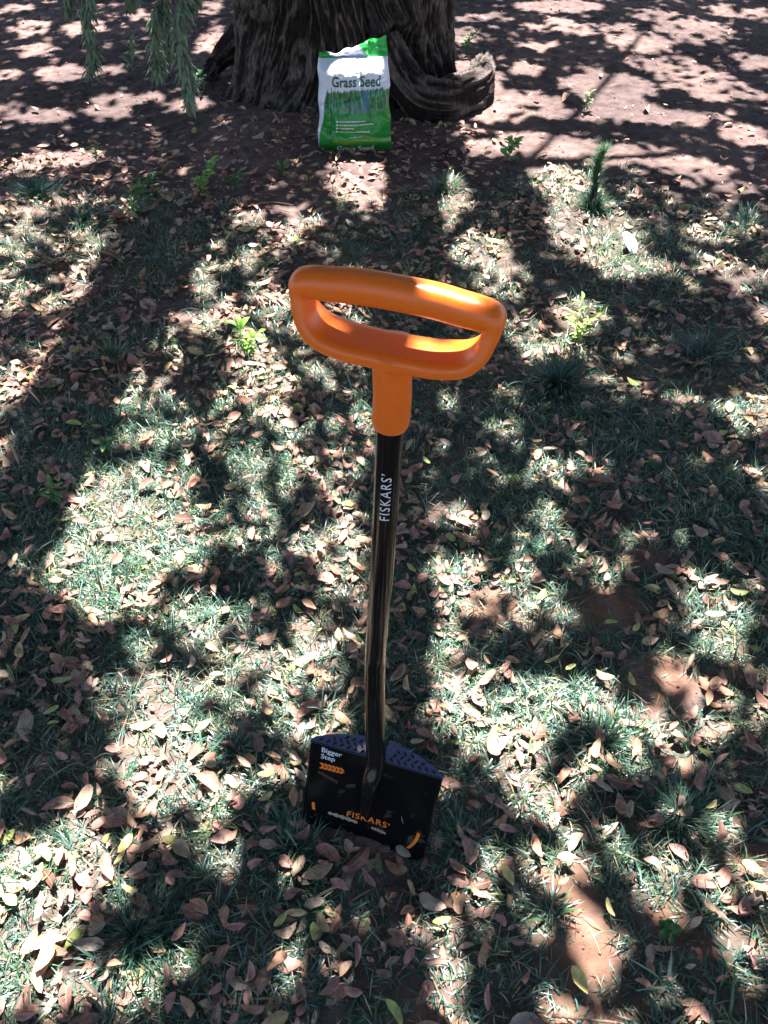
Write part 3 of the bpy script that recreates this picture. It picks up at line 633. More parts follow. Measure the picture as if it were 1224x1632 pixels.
# crown: unseen leaves overhead, shaped to set the light; gaps stand where the ground shows sun flecks
FLECK = [ # photo pixel of the fleck on the ground, half sizes, how open the crown is above it
 (50,45,34,12,.9),(130,50,34,12,.9),(60,80,34,12,.8),(100,120,38,14,.9),(165,112,30,10,.8),(65,185,44,12,1),(15,175,20,12,.9),(195,160,60,10,.9),(165,178,40,8,.9),(335,62,20,26,.9),(335,12,24,10,.7),(225,25,20,10,.7),(20,15,30,8,.8),
 (105,250,62,16,1),(35,268,34,10,.8),(20,120,20,10,.7),(300,168,50,8,.7),
 (60,330,60,14,.6),(40,390,40,20,.75),(139,419,22,30,.9),(108,480,30,50,.9),(15,470,20,30,.8),(15,615,42,22,.9),(60,560,30,20,.6),(182,600,26,40,1),(195,640,50,30,.9),(230,700,40,25,.75),
 (240,776,66,40,1),(130,800,50,40,1),(130,860,74,50,1),(170,920,120,68,1),(230,870,80,50,.95),(8,700,30,50,.8),(10,775,25,34,.85),(436,615,38,25,.95),(400,590,30,20,.7),(340,500,34,18,.8),(240,412,22,16,.9),(325,440,26,20,.75),
 (340,345,40,14,.9),(270,362,24,14,.8),(318,296,26,10,.85),(395,352,24,10,.7),(480,362,34,20,.85),(430,470,30,30,.6),(300,540,40,30,.55),(270,620,40,40,.55),(400,700,60,60,.5),(300,700,50,40,.55),(420,800,60,60,.45),(545,640,30,20,.6),
 (320,985,34,36,.95),(370,960,26,16,.8),(250,1120,66,60,1),(250,1200,70,70,1),(340,1115,42,24,.9),(330,1170,30,20,.6),(390,1250,46,28,.85),(330,1262,34,30,.85),(240,1248,50,26,.9),(450,1060,46,30,.8),(500,1010,40,30,.7),(520,1135,50,30,.8),(440,1140,40,24,.7),(470,1190,30,20,.6),
 (30,1450,90,90,1),(20,1380,60,40,.95),(110,1400,50,40,.85),(60,1520,60,50,1),(150,1390,50,40,.7),(190,1372,44,26,.8),(130,1570,50,36,.7),(150,1300,50,30,.6),(200,1610,50,20,.5),(120,1250,40,30,.5),
 (530,1440,50,38,.85),(500,1390,36,26,.7),(690,1500,46,44,.95),(782,1420,36,54,.8),(620,1612,36,20,.75),(430,1605,40,26,.65),(450,1530,50,26,.5),(330,1620,40,20,.5),
 (850,1255,48,62,1),(830,1200,46,40,.95),(895,1400,38,34,.85),(932,1480,36,34,.8),(945,1535,36,44,.95),(1180,1530,60,26,.9),(1110,1310,60,40,.75),(1195,1400,34,24,.85),(1060,1430,50,44,.55),(930,1622,70,10,.8),(1040,1380,50,30,.55),(1130,1440,40,30,.5),
 (835,1130,42,54,1),(900,1110,60,36,.8),(1010,1150,66,34,.8),(985,1222,60,30,.85),(1150,1000,52,44,.8),(1110,1075,34,22,.85),(1190,1110,40,26,.7),(1165,1170,40,26,.6),(935,900,44,20,.75),(870,960,34,26,.7),(1090,940,30,16,.55),(1075,905,20,12,.6),(1080,1210,50,26,.6),
 (745,928,56,30,.9),(700,990,34,30,.9),(725,830,30,24,.75),(728,1120,42,56,.95),(712,1060,28,34,.9),(800,1100,50,34,.9),(800,1180,46,60,.9),(560,900,30,62,.95),(545,830,26,30,.6),(500,880,40,30,.5),(570,980,16,40,.6),(640,1110,14,60,.5),
 (718,318,40,26,1),(700,360,36,26,.85),(740,385,40,26,.7),(880,240,80,14,1),(865,272,36,26,1),(905,300,46,24,1),(1000,255,100,18,.95),(960,380,64,56,1),(890,350,26,26,.9),(1005,425,60,18,.9),(840,405,60,36,.8),(800,445,46,26,.8),(760,400,30,40,.7),(925,500,36,28,.95),(880,548,66,20,.95),(840,520,30,20,.7),(1150,372,60,14,.85),(1190,445,44,20,.9),(1150,420,40,14,.75),(1210,495,24,18,.8),(980,575,60,20,.6),(1060,620,60,24,.5),(1180,660,50,30,.55),(1060,710,60,26,.5),(1130,1020,30,20,.7),(1170,780,30,26,.7),(960,745,30,20,.7),(880,745,40,30,.6),(800,690,30,24,.5),(870,840,40,26,.6),(900,660,30,20,.6),(1150,690,26,16,.6),(1100,850,30,16,.5),
 (572,286,46,38,1),(600,330,20,14,.5),
 (890,10,66,12,1),(960,50,50,9,.7),(1110,50,64,18,.8),(1040,30,40,10,.7),(770,30,50,6,.6),(835,112,26,12,.95),(860,72,26,10,.8),(965,135,76,22,.95),(985,170,56,20,1),(1120,130,60,30,.85),(1200,95,30,14,.8),(1192,148,26,12,.9),(1085,192,74,14,.85),(1190,215,46,14,.85),(755,216,36,8,.95),(757,246,34,12,.95),(800,165,64,16,.8),(880,40,40,9,.7),(840,230,50,10,.9),(760,130,36,34,1),(770,175,50,26,.9),(740,60,24,16,.8),(1060,100,60,12,.7),(1100,270,70,14,.8),(1170,300,60,10,.7),(700,470,26,30,.4),(1020,70,50,14,.85),(1180,20,50,10,.7),(860,175,40,14,.85),(910,190,50,12,.7)]
FB = []
for (a, b, rx, ry, s_) in FLECK:
    g = G(a, b); gl = G(a - rx, b); gr = G(a + rx, b); gu = G(a, b - ry); gd = G(a, b + ry); FB.append((g[0], (gu[1] + gd[1]) / 2, (gr[0] - gl[0]) / 2 + .012, (gu[1] - gd[1]) / 2 + .015, s_ ** 1.1))
SPOTS = []; DARK = []
for a, b, rx, ry in ((610, 1560, 90, 80), (640, 1340, 70, 110), (570, 1400, 100, 60), (480, 1330, 40, 60), (720, 1250, 30, 50), (50, 1080, 85, 130), (60, 1260, 60, 60), (10, 930, 40, 60), (225, 1490, 50, 70), (390, 1500, 60, 110), (300, 1430, 50, 50), (300, 1590, 60, 50),
                     (1000, 690, 180, 60), (1080, 800, 140, 60), (900, 640, 90, 40), (1160, 880, 70, 50), (665, 700, 36, 90), (662, 850, 30, 90), (660, 980, 28, 90), (655, 1120, 26, 90),
                     (310, 335, 62, 36), (272, 400, 58, 40), (225, 470, 54, 44), (180, 540, 52, 46), (142, 620, 50, 50), (112, 700, 46, 50), (80, 780, 42, 50), (44, 850, 40, 60), (330, 235, 120, 34), (230, 200, 60, 16), (780, 300, 44, 34), (810, 345, 46, 36), (855, 400, 46, 36), (905, 440, 50, 26), (1000, 470, 80, 20), (1120, 500, 90, 26), (1100, 590, 130, 40), (760, 610, 60, 36), (850, 600, 60, 24),
                     (440, 240, 70, 40), (455, 295, 52, 34), (690, 235, 50, 34), (340, 270, 90, 20),  (668, 260, 44, 40), (600, 375, 110, 34), (520, 410, 60, 30), (1150, 1570, 60, 40), (1000, 1560, 40, 60), (1080, 1270, 120, 20), (860, 208, 120, 9), (970, 990, 60, 40), (1000, 1090, 50, 26), (280, 930, 8, 8), (820, 1480, 40, 90), (830, 1380, 30, 40), (760, 1600, 80, 40)):
    g = G(a, b); gl = G(a - rx, b); gr = G(a + rx, b); gu = G(a, b - ry); gd = G(a, b + ry); DARK.append((g[0], (gu[1] + gd[1]) / 2, (gr[0] - gl[0]) / 2, (gu[1] - gd[1]) / 2))
DARK.append((0.0, .40, .19, .075))
BAND = []                                           # crown kept closed here to darken the left stem's shadow band
for a, b, hw in ((318, 310, 62), (262, 410, 62), (222, 480, 58), (165, 580, 56), (125, 680, 50), (85, 770, 46), (45, 860, 44), (15, 960, 46)):
    g = G(a, b); g2 = G(a + hw, b); BAND.append((g[0], g[1], g2[0] - g[0]))
for a, b, r_ in ((316, 292, .065), (392, 552, .055), (808, 242, .07), (715, 296, .07), (922, 515, .06), (316, 280, .09)):
    g = G(a, b); SPOTS.append((g[0], g[1], r_))
# flecks on the handle: the ground point under the same sun line
def under(p): return (p[0] - SDIR[0] / SDIR[2] * p[2], p[1] - SDIR[1] / SDIR[2] * p[2])
for p, r_ in ((AY(535, 520, .845), .030), (AY(735, 552, .79), .034), (AY(700, 455, .775), .022)):
    u = under(p); SPOTS.append((u[0], u[1] - .008, r_ + .016))
def openness(x, y):
    xr, yr = x, y
    x = x + (fbm(x * 9, y * 9, 50) - .5) * .10; y = y + (fbm(x * 9 + 40, y * 9, 51) - .5) * .10; o = np.zeros_like(x)
    for cx, cy, rx, ry, s_ in FB:
        d = np.sqrt(((x - cx) / rx) ** 2 + ((y - cy) / ry) ** 2); o = np.maximum(o, s_ * (1 - sstep(.8, 1.12, d)))
    mot = fbm(x * 12, y * 12, 61, 3); qx, qy = PX(x, np.maximum(y, .01)); base_t = (.015 + (.11 + .30 * (1 - sstep(560, 700, qx)) * sstep(300, 340, qy) * (1 - sstep(1150, 1300, qy))) * sstep(.40, .74, mot)) * np.where(y > 3.5, .4, 1)
    o = np.maximum(o, base_t)
    for cx, cy, rx, ry in DARK:
        o = o * sstep(.86, 1.04, np.sqrt(((xr - cx) / rx) ** 2 + ((yr - cy) / ry) ** 2))
    for cx, cy, r_ in SPOTS:
        o = np.maximum(o, 1 - sstep(.8, 1.1, np.sqrt((x - cx) ** 2 + (y - cy) ** 2) / r_))
    for (ax, ay, ar), (bx2, by2, br) in zip(BAND[:-1], BAND[1:]):
        tt = np.clip(((xr - ax) * (bx2 - ax) + (yr - ay) * (by2 - ay)) / ((bx2 - ax) ** 2 + (by2 - ay) ** 2), 0, 1); dd = np.hypot(xr - ax - tt * (bx2 - ax), yr - ay - tt * (by2 - ay)) / (ar + tt * (br - ar))
        o = o * sstep(.92, 1.05, dd)
    o = 1 - np.clip(-np.log(np.clip(o, .004, 1)) / 5.0, 0, 1)
    px, py = PX(x, np.maximum(y, .01)); outside = ~((px > -40) & (px < 1264) & (py > -30) & (py < 1670) & (y > .3))
    o = np.where(outside & (y > 1.0), np.where(fbm(x * 3, y * 3, 60) > .55, .9, .05), o); return o
def crown_leaves(n, z0, z1, L0, L1):
    X = RNG.uniform(-5.4, 5.4, n); Z = RNG.uniform(z0, z1, n); Yg = RNG.uniform(-2.8, 9.2, n)
    Y = Yg + Z * SDIR[1] / SDIR[2]; Xg = X - Z * SDIR[0] / SDIR[2]
    k = RNG.random(n) > openness(Xg, Yg)
    # keep the crown off the two stems
    X, Y, Z = X[k], Y[k], Z[k]; n = len(X); L = RNG.uniform(L0, L1, n); W = L * .55
    az = RNG.uniform(0, 6.28, n); tl = RNG.normal(0, .45, n); t2 = RNG.normal(0, .45, n)
    a = np.stack([np.cos(az) * np.cos(tl), np.sin(az) * np.cos(tl), np.sin(tl)], 1); b = np.stack([-np.sin(az) * np.cos(t2), np.cos(az) * np.cos(t2), np.sin(t2)], 1)
    c = np.stack([X, Y, Z], 1); e = lambda q: q[:, None]
    V = np.stack([c - a * e(L * .5), c - b * e(W * .5), c + b * e(W * .5), c + a * e(L * .5)], 1)
    V[:, 0, 2] -= L * .06; V[:, 3, 2] -= L * .1
    F = (np.array([[0, 1, 2], [1, 3, 2]])[None] + (np.arange(n) * 4)[:, None, None]).reshape(-1, 3); return V.reshape(-1, 3), F
V1, F1 = crown_leaves(250000, 2.9, 4.4, .07, .13)
o = part('crown', V1, F1, M_CROWN, tree, TC, smooth=False); o['kind'] = 'stuff'

# ------------------------------------------------------------------ spade
spade_org = np.array([-.02, .70, 0.0]); spade = empty('spade', spade_org)
tag(spade, 'black steel spade with orange D-shaped handle standing upright in the lawn', 'spade')
B0 = np.array([-.0137, .782, .180]); bx_ = np.array([.226, -.066, -.012]); bx_ /= np.linalg.norm(bx_)
dn = np.array([-.021, -.061, -.178]); dn -= bx_ * dn.dot(bx_); dn /= np.linalg.norm(dn); bn = np.cross(bx_, dn); bn = bn if bn[1] < 0 else -bn   # bn faces the camera
def BL(u, v, n=0.0): return B0 + bx_ * u + dn * v + bn * n
shP = spline([(.0095, .8015, .95), (.0090, .802, .93), (.0067, .808, .88), (-.003, .824, .62), (-.0125, .842, .42), (-.0145, .840, .36), (-.0150, .832, .31), (-.0150, .817, .26), (-.0147, .798, .215), (-.0143, .778, .172), BL(-.001, .05, .010), BL(-.002, .09, .007), BL(-.004, .130, .000)], 180)
tpar = np.linspace(0, 1, 180); shr = np.interp(tpar, [0, .5, .80, .9, 1], [.0160, .0168, .0170, .0135, .0060])
V, F = tube(shP, shr, 40); shaft = part('shaft', V, F, M_BLACK, spade, spade_org)
# blade: slightly dished sheet with rounded lower corners and real thickness
BW, BH, BT = .1185, .225, .0022
nu, nv = 49, 49; us = np.linspace(-1, 1, nu); vs = np.linspace(0, 1, nv)
def outline(v):  # half width at depth v
    wv = BW * (1 - .035 * v); r_ = .034; y = (1 - v) * BH
    return wv - np.where(y < r_, r_ - np.sqrt(np.maximum(r_ ** 2 - (r_ - y) ** 2, 0)), 0)
def bz(u, v): return -.012 * (1 - u ** 2) * sstep(0, .5, v) * .8 + .0 - .02 * v ** 2 * .3
Vf = []; 
for side in (0, 1):
    for v in vs:
        for u in us: Vf.append(BL(u * outline(v), v * BH, bz(u, v) - side * BT))
Vf = np.array(Vf); m = nu * nv; i = (np.arange(nv - 1)[:, None] * nu + np.arange(nu - 1)[None]).ravel()
Q = [np.stack([i, i + nu, i + nu + 1, i + 1], 1), np.stack([i, i + 1, i + nu + 1, i + nu], 1) + m]
k = np.arange(nu - 1); Q.append(np.stack([k, k + 1, k + 1 + m, k + m], 1)); k2 = (nv - 1) * nu + k; Q.append(np.stack([k2, k2 + m, k2 + 1 + m, k2 + 1], 1))
k = np.arange(nv - 1) * nu; Q.append(np.stack([k, k + m, k + nu + m, k + nu], 1)); k2 = k + nu - 1; Q.append(np.stack([k2, k2 + nu, k2 + nu + m, k2 + m], 1))
blade = part('blade', Vf, np.concatenate(Q), M_BLADE, spade, spade_org)
# foot steps folded back from the top edge, with oval tread bumps
upn = np.array([0, 0, 1.]); back = np.array([-bx_[1], bx_[0], 0]); back = back / np.linalg.norm(back); back = back if back[1] > 0 else -back
def ST(u, d, h): return BL(u, 0, 0) + back * d + np.array([0, 0, 1.]) * h
for sgn in (-1, 1):
    n = 26; t_ = np.linspace(0, 1, n); u = sgn * (.013 + (BW - .013) * t_); dep = .035 * (1 - t_ ** 1.7) ** .8 + .0015; rows = []
    for w_ in (0, .5, 1):
        for side in (0, 1): rows.append(np.array([ST(a, b * w_, .0006 - side * .0022 + .002 * w_) for a, b in zip(u, dep)]))
    V = np.concatenate(rows); idx = np.arange(n - 1); Q = []
    def strip(a, b, flip):
        q = np.stack([a * n + idx, a * n + idx + 1, b * n + idx + 1, b * n + idx], 1); Q.append(q[:, ::-1] if flip else q)
    strip(0, 2, sgn < 0); strip(2, 4, sgn < 0); strip(1, 3, sgn > 0); strip(3, 5, sgn > 0); strip(4, 5, sgn < 0); strip(0, 1, sgn > 0)
    Q.append(np.array([[0, 2 * n, 3 * n, n], [2 * n, 4 * n, 5 * n, 3 * n]])); Q.append(np.array([[n - 1, 3 * n - 1, 4 * n - 1, 2 * n - 1]]))
    st = part('foot_step', V, np.concatenate(Q), M_STEP, spade, spade_org, smooth=False)
    Vb, Fb = [], []; 
    for row in range(3):
        for q in range(7):
            uu = .026 + q * .0125 + row * .004; tt = (uu - .013) / (BW - .013); dd = .035 * max(0, 1 - tt ** 1.7) ** .8; d_ = .006 + row * .0085
            if d_ + .004 > dd: continue
            c0 = len(Vb)
            for ring, (sc, hh_) in enumerate(((1, 0), (.85, .0013), (.4, .0018))):
                for a_ in range(10):
                    al = a_ * .6283; ex, ey = .0052 * sc * math.cos(al), .0021 * sc * math.sin(al); ca, sa = math.cos(.9 * (1 if row % 2 else -1)), math.sin(.9 * (1 if row % 2 else -1))
                    Vb.append(ST(sgn * (uu + ex * ca - ey * sa), d_ + ex * sa + ey * ca, .0006 + .002 * d_ / max(dd, .01) + hh_))
            for ring in range(2):
                for a_ in range(10): Fb.append((c0 + ring * 10 + a_, c0 + ring * 10 + (a_ + 1) % 10, c0 + ring * 10 + 10 + (a_ + 1) % 10, c0 + ring * 10 + 10 + a_))
            Fb.append(tuple(c0 + 20 + a_ for a_ in range(10)))
    tp = part('tread_bumps', np.array(Vb), Fb, M_BLADE, st, spade_org); tp['kind'] = 'stuff'
# grip: one swept loop, rounded, wider in its lower bar
gz_ = np.array([.045, -.03, 1.0]); gz_ /= np.linalg.norm(gz_); gxv = np.array([math.cos(R(15)), -math.sin(R(15)), 0]); gxv -= gz_ * gxv.dot(gz_); gxv /= np.linalg.norm(gxv); gyv = np.cross(gz_, gxv)
GO = np.array([.0115, .800, 1.038])     # centre of the loop
def GL(x, y, z): return GO + gxv * x + gyv * y + gz_ * z
#            x      z      half thick  half depth
CTL = [(-.020, -.0370, .0115, .0290), (-.052, -.0350, .0112, .0300), (-.080, -.0275, .0105, .0290), (-.0955, -.0120, .0092, .0260), (-.1010, .0050, .0094, .0220), (-.1035, .0180, .0100, .0190), (-.1015, .0275, .0135, .0180), (-.090, .0300, .0165, .0178),
      (-.070, .0318, .0174, .0180), (-.040, .0350, .0180, .0178)]
CT = CTL + [(0, .0360, .0178, .0178)] + [(-q[0], q[1], q[2], q[3]) for q in reversed(CTL)]
CT = np.array(CT); nP = 200; m_ = len(CT); t_ = np.linspace(0, m_, nP, endpoint=False); i0 = t_.astype(int); f_ = (t_ - i0)[:, None]; gg_ = lambda k: CT[k % m_]
a, b, c, d = gg_(i0 - 1), gg_(i0), gg_(i0 + 1), gg_(i0 + 2); C_ = .5 * ((2 * b) + (c - a) * f_ + (2 * a - 5 * b + 4 * c - d) * f_ ** 2 + (3 * b - a - 3 * c + d) * f_ ** 3)
tg = np.roll(C_[:, :2], -1, 0) - np.roll(C_[:, :2], 1, 0); tg /= np.linalg.norm(tg, axis=1)[:, None]; nr = np.stack([-tg[:, 1], tg[:, 0]], 1)
sg = 36; th = np.linspace(0, 2 * np.pi, sg, endpoint=False); V = []
for q in range(nP):
    x0, z0, ht, hd = C_[q]; low = sstep(.01, -.02, z0) if False else float(sstep(.03, -.015, z0)) if z0 > -.015 else 1.0
    for a_ in th:
        ca, sa = math.cos(a_), math.sin(a_); ex = 2.35 + .9 * low; rr_ = (abs(ca) ** ex + abs(sa) ** ex) ** (-1 / ex)
        V.append(GL(x0 + nr[q, 0] * ca * rr_ * ht, sa * rr_ * hd, z0 + nr[q, 1] * ca * rr_ * ht))
i = np.arange(nP)[:, None] * sg; i2 = (np.arange(nP)[:, None] + 1) % nP * sg; j = np.arange(sg)[None]; j2 = (j + 1) % sg
grip = part('grip', np.array(V), np.stack([(i + j).ravel(), (i + j2).ravel(), (i2 + j2).ravel(), (i2 + j).ravel()], 1), M_ORANGE, spade, spade_org)
colP = spline([(GL(0, 0, -.034)), (GL(0, 0, -.052)), shP[2] + [0, 0, .0], shP[14], shP[17]], 40)
colP = spline([GL(0, 0, -.030), GL(0, 0, -.045), GL(0, 0, -.058), np.array([.0095, .8015, .94]), np.array([.0075, .8065, .898])], 60)
cr_ = np.interp(np.linspace(0, 1, 60), [0, .2, .34, .5, .97, 1], [.030, .0275, .0232, .0218, .0222, .0212])
part('collar', *tube(colP, cr_, 40), M_ORANGE, spade, spade_org)

# lettering
def glyphs(txt, size, bold=0.0, spacing=1.0):
    cu = bpy.data.curves.new('lettering', 'FONT'); cu.body = txt; cu.size = size; cu.offset = bold; cu.space_character = spacing; cu.resolution_u = 3
    ob = bpy.data.objects.new('lettering', cu); COL.objects.link(ob); dg = bpy.context.evaluated_depsgraph_get(); me = ob.evaluated_get(dg).to_mesh()
    bm = bmesh.new(); bm.from_mesh(me); ob.evaluated_get(dg).to_mesh_clear(); bpy.data.objects.remove(ob); bpy.data.curves.remove(cu); return bm
def cut(bm, axis_, n):
    co = [v.co[axis_] for v in bm.verts]; lo, hi = min(co), max(co)
    for q in range(1, n):
        p = Vector((0, 0, 0)); p[axis_] = lo + (hi - lo) * q / n; no = Vector((0, 0, 0)); no[axis_] = 1
        bmesh.ops.bisect_plane(bm, geom=bm.verts[:] + bm.edges[:] + bm.faces[:], plane_co=p, plane_no=no)
def bm_to(bm, fn):
    bmesh.ops.remove_doubles(bm, verts=bm.verts, dist=1e-6); bm.verts.index_update()
    co = np.array([v.co[:] for v in bm.verts]); c0 = (co.min(0) + co.max(0)) / 2; V = np.array([fn(*(p - c0)[:2]) for p in co]); F = [[v.index for v in f.verts] for f in bm.faces]; bm.free(); return V, F
shl = np.concatenate([[0], np.cumsum(np.linalg.norm(np.diff(shP, axis=0), axis=1))])
def on_shaft(t, s, off=.0004):     # t metres along the shaft from its top, s metres round it from the side facing the camera
    c = np.array([np.interp(t, shl, shP[:, q]) for q in range(3)]); c2 = np.array([np.interp(t + .01, shl, shP[:, q]) for q in range(3)]); ax = (c2 - c) / np.linalg.norm(c2 - c)
    fr = np.array([0, -.80, .60]) * 1.0; fr = fr - ax * fr.dot(ax); fr /= np.linalg.norm(fr); sd = np.cross(fr, ax); sd = sd if sd[0] > 0 else -sd
    r_ = np.interp(t, shl, shr) + off; al = s / r_; return c + fr * r_ * math.cos(al) + sd * r_ * math.sin(al)
bm = glyphs("FISKARS\u2019", .0190, .0001, 1.22); cut(bm, 1, 6); cut(bm, 0, 30)
tc_ = .165   # middle of the word, measured down the shaft
V, F = bm_to(bm, lambda x, y: on_shaft(tc_ - x * 1.0, -y * 1.0 * -1 * -1 - .001)); part('lettering', V, F, M_WHITE, shaft, spade_org, smooth=False)['label'] = 'white maker name running up the black shaft'
def on_blade(x, y, cx, cv, rot=0.0, n=.0007):
    X = x * math.cos(rot) - y * math.sin(rot) + cx; Yv = cv - (x * math.sin(rot) + y * math.cos(rot)); v = Yv / BH; return BL(X, Yv, float(bz(X / max(float(outline(np.array(v))), .01), v)) + n)
bm = glyphs("Bigger", .0150, .0002); V, F = bm_to(bm, lambda x, y: on_blade(x, y, -.078, .015)); part('lettering', V, F, M_WHITE, blade, spade_org, smooth=False)
bm = glyphs("Step", .0150, .0002); V, F = bm_to(bm, lambda x, y: on_blade(x, y, -.0835, .0295)); part('lettering', V, F, M_WHITE, blade, spade_org, smooth=False)
# chevron tread mark: five slanted pairs
Vc, Fc = [], []
for q in range(6):
    x0 = -.0975 + q * .0072
    for s2 in (0, 1):
        o_ = len(Vc); y0, y1 = (.0435, .0500) if s2 == 0 else (.0512, .0577)
        a0, a1 = (0, .005) if s2 == 0 else (.005, 0)
        for (xx, yy) in ((x0 + a0, y0), (x0 + a0 + .0056, y0), (x0 + a1 + .0056, y1), (x0 + a1, y1)): Vc.append(on_blade(xx, 0, 0, yy))
        Fc.append((o_, o_ + 1, o_ + 2, o_ + 3))
part('chevron_mark', np.array(Vc), Fc, M_PRINT, blade, spade_org, smooth=False)
bm = glyphs("FISKARS\u2019", .0195, .0002, 1.12); V, F = bm_to(bm, lambda x, y: on_blade(x, y, .004, .150 + .9 * x * x)); part('lettering', V, F, M_PRINT, blade, spade_org, smooth=False)['label'] = 'orange maker name low on the blade'
for cx, v0, v1, bend, tw_ in ((-.099, .142, .160, -.002, .0055), (.098, .140, .186, .010, .0060)):
    Vc, Fc = [], []
    for q in range(9):
        f = q / 8; xx = cx - bend * f * f * 1.4; yy = v0 + (v1 - v0) * f
        Vc += [on_blade(xx - tw_ / 2, 0, 0, yy), on_blade(xx + tw_ / 2, 0, 0, yy)]
        if q: Fc.append((q * 2 - 2, q * 2 - 1, q * 2 + 1, q * 2))
    part('edge_mark', np.array(Vc), Fc, M_PRINT, blade, spade_org, smooth=False)
# rough tan streaks under the name, thin darker ones higher up
def streak_patch(x0, x1, v0, v1, th_):
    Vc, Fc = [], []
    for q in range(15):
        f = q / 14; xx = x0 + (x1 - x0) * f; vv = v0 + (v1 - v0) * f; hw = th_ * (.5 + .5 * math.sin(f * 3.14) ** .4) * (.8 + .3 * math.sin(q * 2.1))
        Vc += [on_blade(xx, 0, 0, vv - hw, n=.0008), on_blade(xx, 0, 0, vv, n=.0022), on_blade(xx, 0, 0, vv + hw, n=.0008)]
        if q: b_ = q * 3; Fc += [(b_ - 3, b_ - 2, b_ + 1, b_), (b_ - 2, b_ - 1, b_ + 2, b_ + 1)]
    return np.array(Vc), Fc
part('blade_streak', *streak_patch(-.070, -.014, .160, .166, .005), M_TAN, blade, spade_org)
part('blade_streak', *streak_patch(.012, .040, .168, .171, .004), M_TAN, blade, spade_org)
part('blade_streak', *streak_patch(-.098, -.060, .066, .082, .005), simple('thin_mud', (.05, .04, .032), .9, .2, var=.5, vs=200), blade, spade_org)
part('blade_streak', *streak_patch(-.045, -.028, .085, .078, .006), bpy.data.materials['thin_mud'], blade, spade_org)
part('blade_streak', *streak_patch(.062, .067, .118, .132, .003), M_TAN, blade, spade_org)

# ------------------------------------------------------------------ bag of grass seed
bag_org = np.array([-.121, 3.705, float(hgt(-.12, 3.70))]); bag = empty('seed_bag', bag_org)
tag(bag, 'white and green plastic bag of grass seed leaning against the tree trunk', 'bag')
lean = R(7.5); bxv = np.array([.999, .03, .012]); bxv /= np.linalg.norm(bxv); buv = np.array([0, math.sin(lean), math.cos(lean)]); bnv = np.cross(bxv, buv); bnv = bnv if bnv[1] < 0 else -bnv
HB = .345
def bagpt(u, v, side=1, off=0.0):
    u = np.asarray(u, float); v = np.asarray(v, float)
    w_ = (.156 - .012 * v - .006 * np.sin(v * 3.1) + .003 * np.sin(v * 17 + u * 2)) ; w_ = w_ * (1 - .05 * sstep(.85, 1, v))
    prof = sstep(-.03, .16, v) ** .7 * (1 - .80 * sstep(.84, 1.03, v) ** 1.1)
    t_ = .062 * prof * np.maximum(1 - np.abs(u) ** 3.2, 0) ** .6 + .002
    wr = (fbm(u * 2.2 + 5, v * 6, 70) - .5) * .022 + (fbm(u * 7, v * 7, 71) - .5) * .011 + .005 * np.sin(u * 24 + v * 5) * np.exp(-((u + .58) / .16) ** 2)
    wr = wr + .010 * (fbm(u * 5, v * 16, 75) - .5) * (sstep(.7, .95, v) + sstep(.16, .02, v))
    t_ = t_ + wr * prof * (side > 0)
    t_ = t_ - (side > 0) * prof * (.010 * np.exp(-((u - .35 + .5 * (v - .5)) / .05) ** 2) * sstep(.2, .5, v) + .008 * np.exp(-((v - .62 - .12 * u) / .03) ** 2) + .010 * np.exp(-((v - .20 + .07 * u) / .03) ** 2))
    bk = .045 * sstep(.86, 1.15, v) ** 1.3
    zed = v * HB - .012 * sstep(.1, 0, v) * (1 - np.abs(u))
    e = lambda q: np.asarray(q)[..., None]
    return bag_org + e(u * w_) * bxv + e(zed) * buv + e(side * t_ + off - bk + .0) * bnv
nu, nv = 150, 190; U, Vv = np.meshgrid(np.linspace(-1, 1, nu), np.linspace(0, 1, nv)); FRONT = bagpt(U, Vv, 1); BACK = bagpt(U, Vv, -1) 
W_ = np.array([.66, .69, .80]); GR = np.array([.02, .30, .045]); 
def mix(a, b, k): return a * (1 - k[..., None]) + b * k[..., None]
pc = np.ones(U.shape + (3,)) * W_
side_b = -1.02 + .24 * np.clip(Vv / .68, 0, 1) + .0 * U; inb = sstep(0, .015, U - side_b)
blade_n = fbm(U * 26 + Vv * 3, Vv * 9, 80, 3); topb = .69 + .03 * (vn(U * 34, Vv * 0, 81) - .5) + .012 * np.sin(U * 3)
arc = .44 + .055 * U ** 2; grp = sstep(topb + .004, topb - .012, Vv) if False else 1 - sstep(topb - .012, topb + .004, Vv)
pic = mix(np.ones(U.shape + (3,)) * np.array([.015, .12, .045]), np.array([.10, .33, .16]), sstep(.35, .75, blade_n)); pic = mix(pic, np.array([.14, .24, .42]), np.exp(-((U - .32 - .1 * (Vv - .6)) / .10) ** 2) * .75 * sstep(.38, .44, Vv)); pic = mix(pic, np.array([.10, .18, .26]), .5 * np.exp(-((U - .0) / .18) ** 2 - ((Vv - .5) / .06) ** 2))
low = np.ones(U.shape + (3,)) * np.array([.018, .235, .035]); low = mix(low, np.array([.22, .28, .03]), .7 * np.exp(-((Vv - .135 - .02 * np.sin(U * 6)) / .022) ** 2) * (U > -.6)); low = mix(low, np.array([.012, .13, .02]), sstep(.11, .05, Vv) if False else 1 - sstep(.05, .11, Vv))
pp = mix(low, pic, sstep(-.006, .006, Vv - arc)); pc = mix(pc, pp, grp * inb)
dl = np.exp(-((U + .62 + .05 * (1 - Vv)) / .012) ** 2) + .7 * np.exp(-((U + .50 + .10 * (1 - Vv)) / .010) ** 2) + .6 * np.exp(-((U + .74 + .0 * Vv) / .008) ** 2)  # crease shading of the left wrinkles, painted as dark lines
pc = mix(pc, np.array([.01, .05, .04]), np.clip(dl, 0, 1) * (Vv < .72) * (Vv > .1) * .85)
pc = mix(pc, np.array([.02, .28, .05]), (1 - sstep(.0, .012, Vv)))
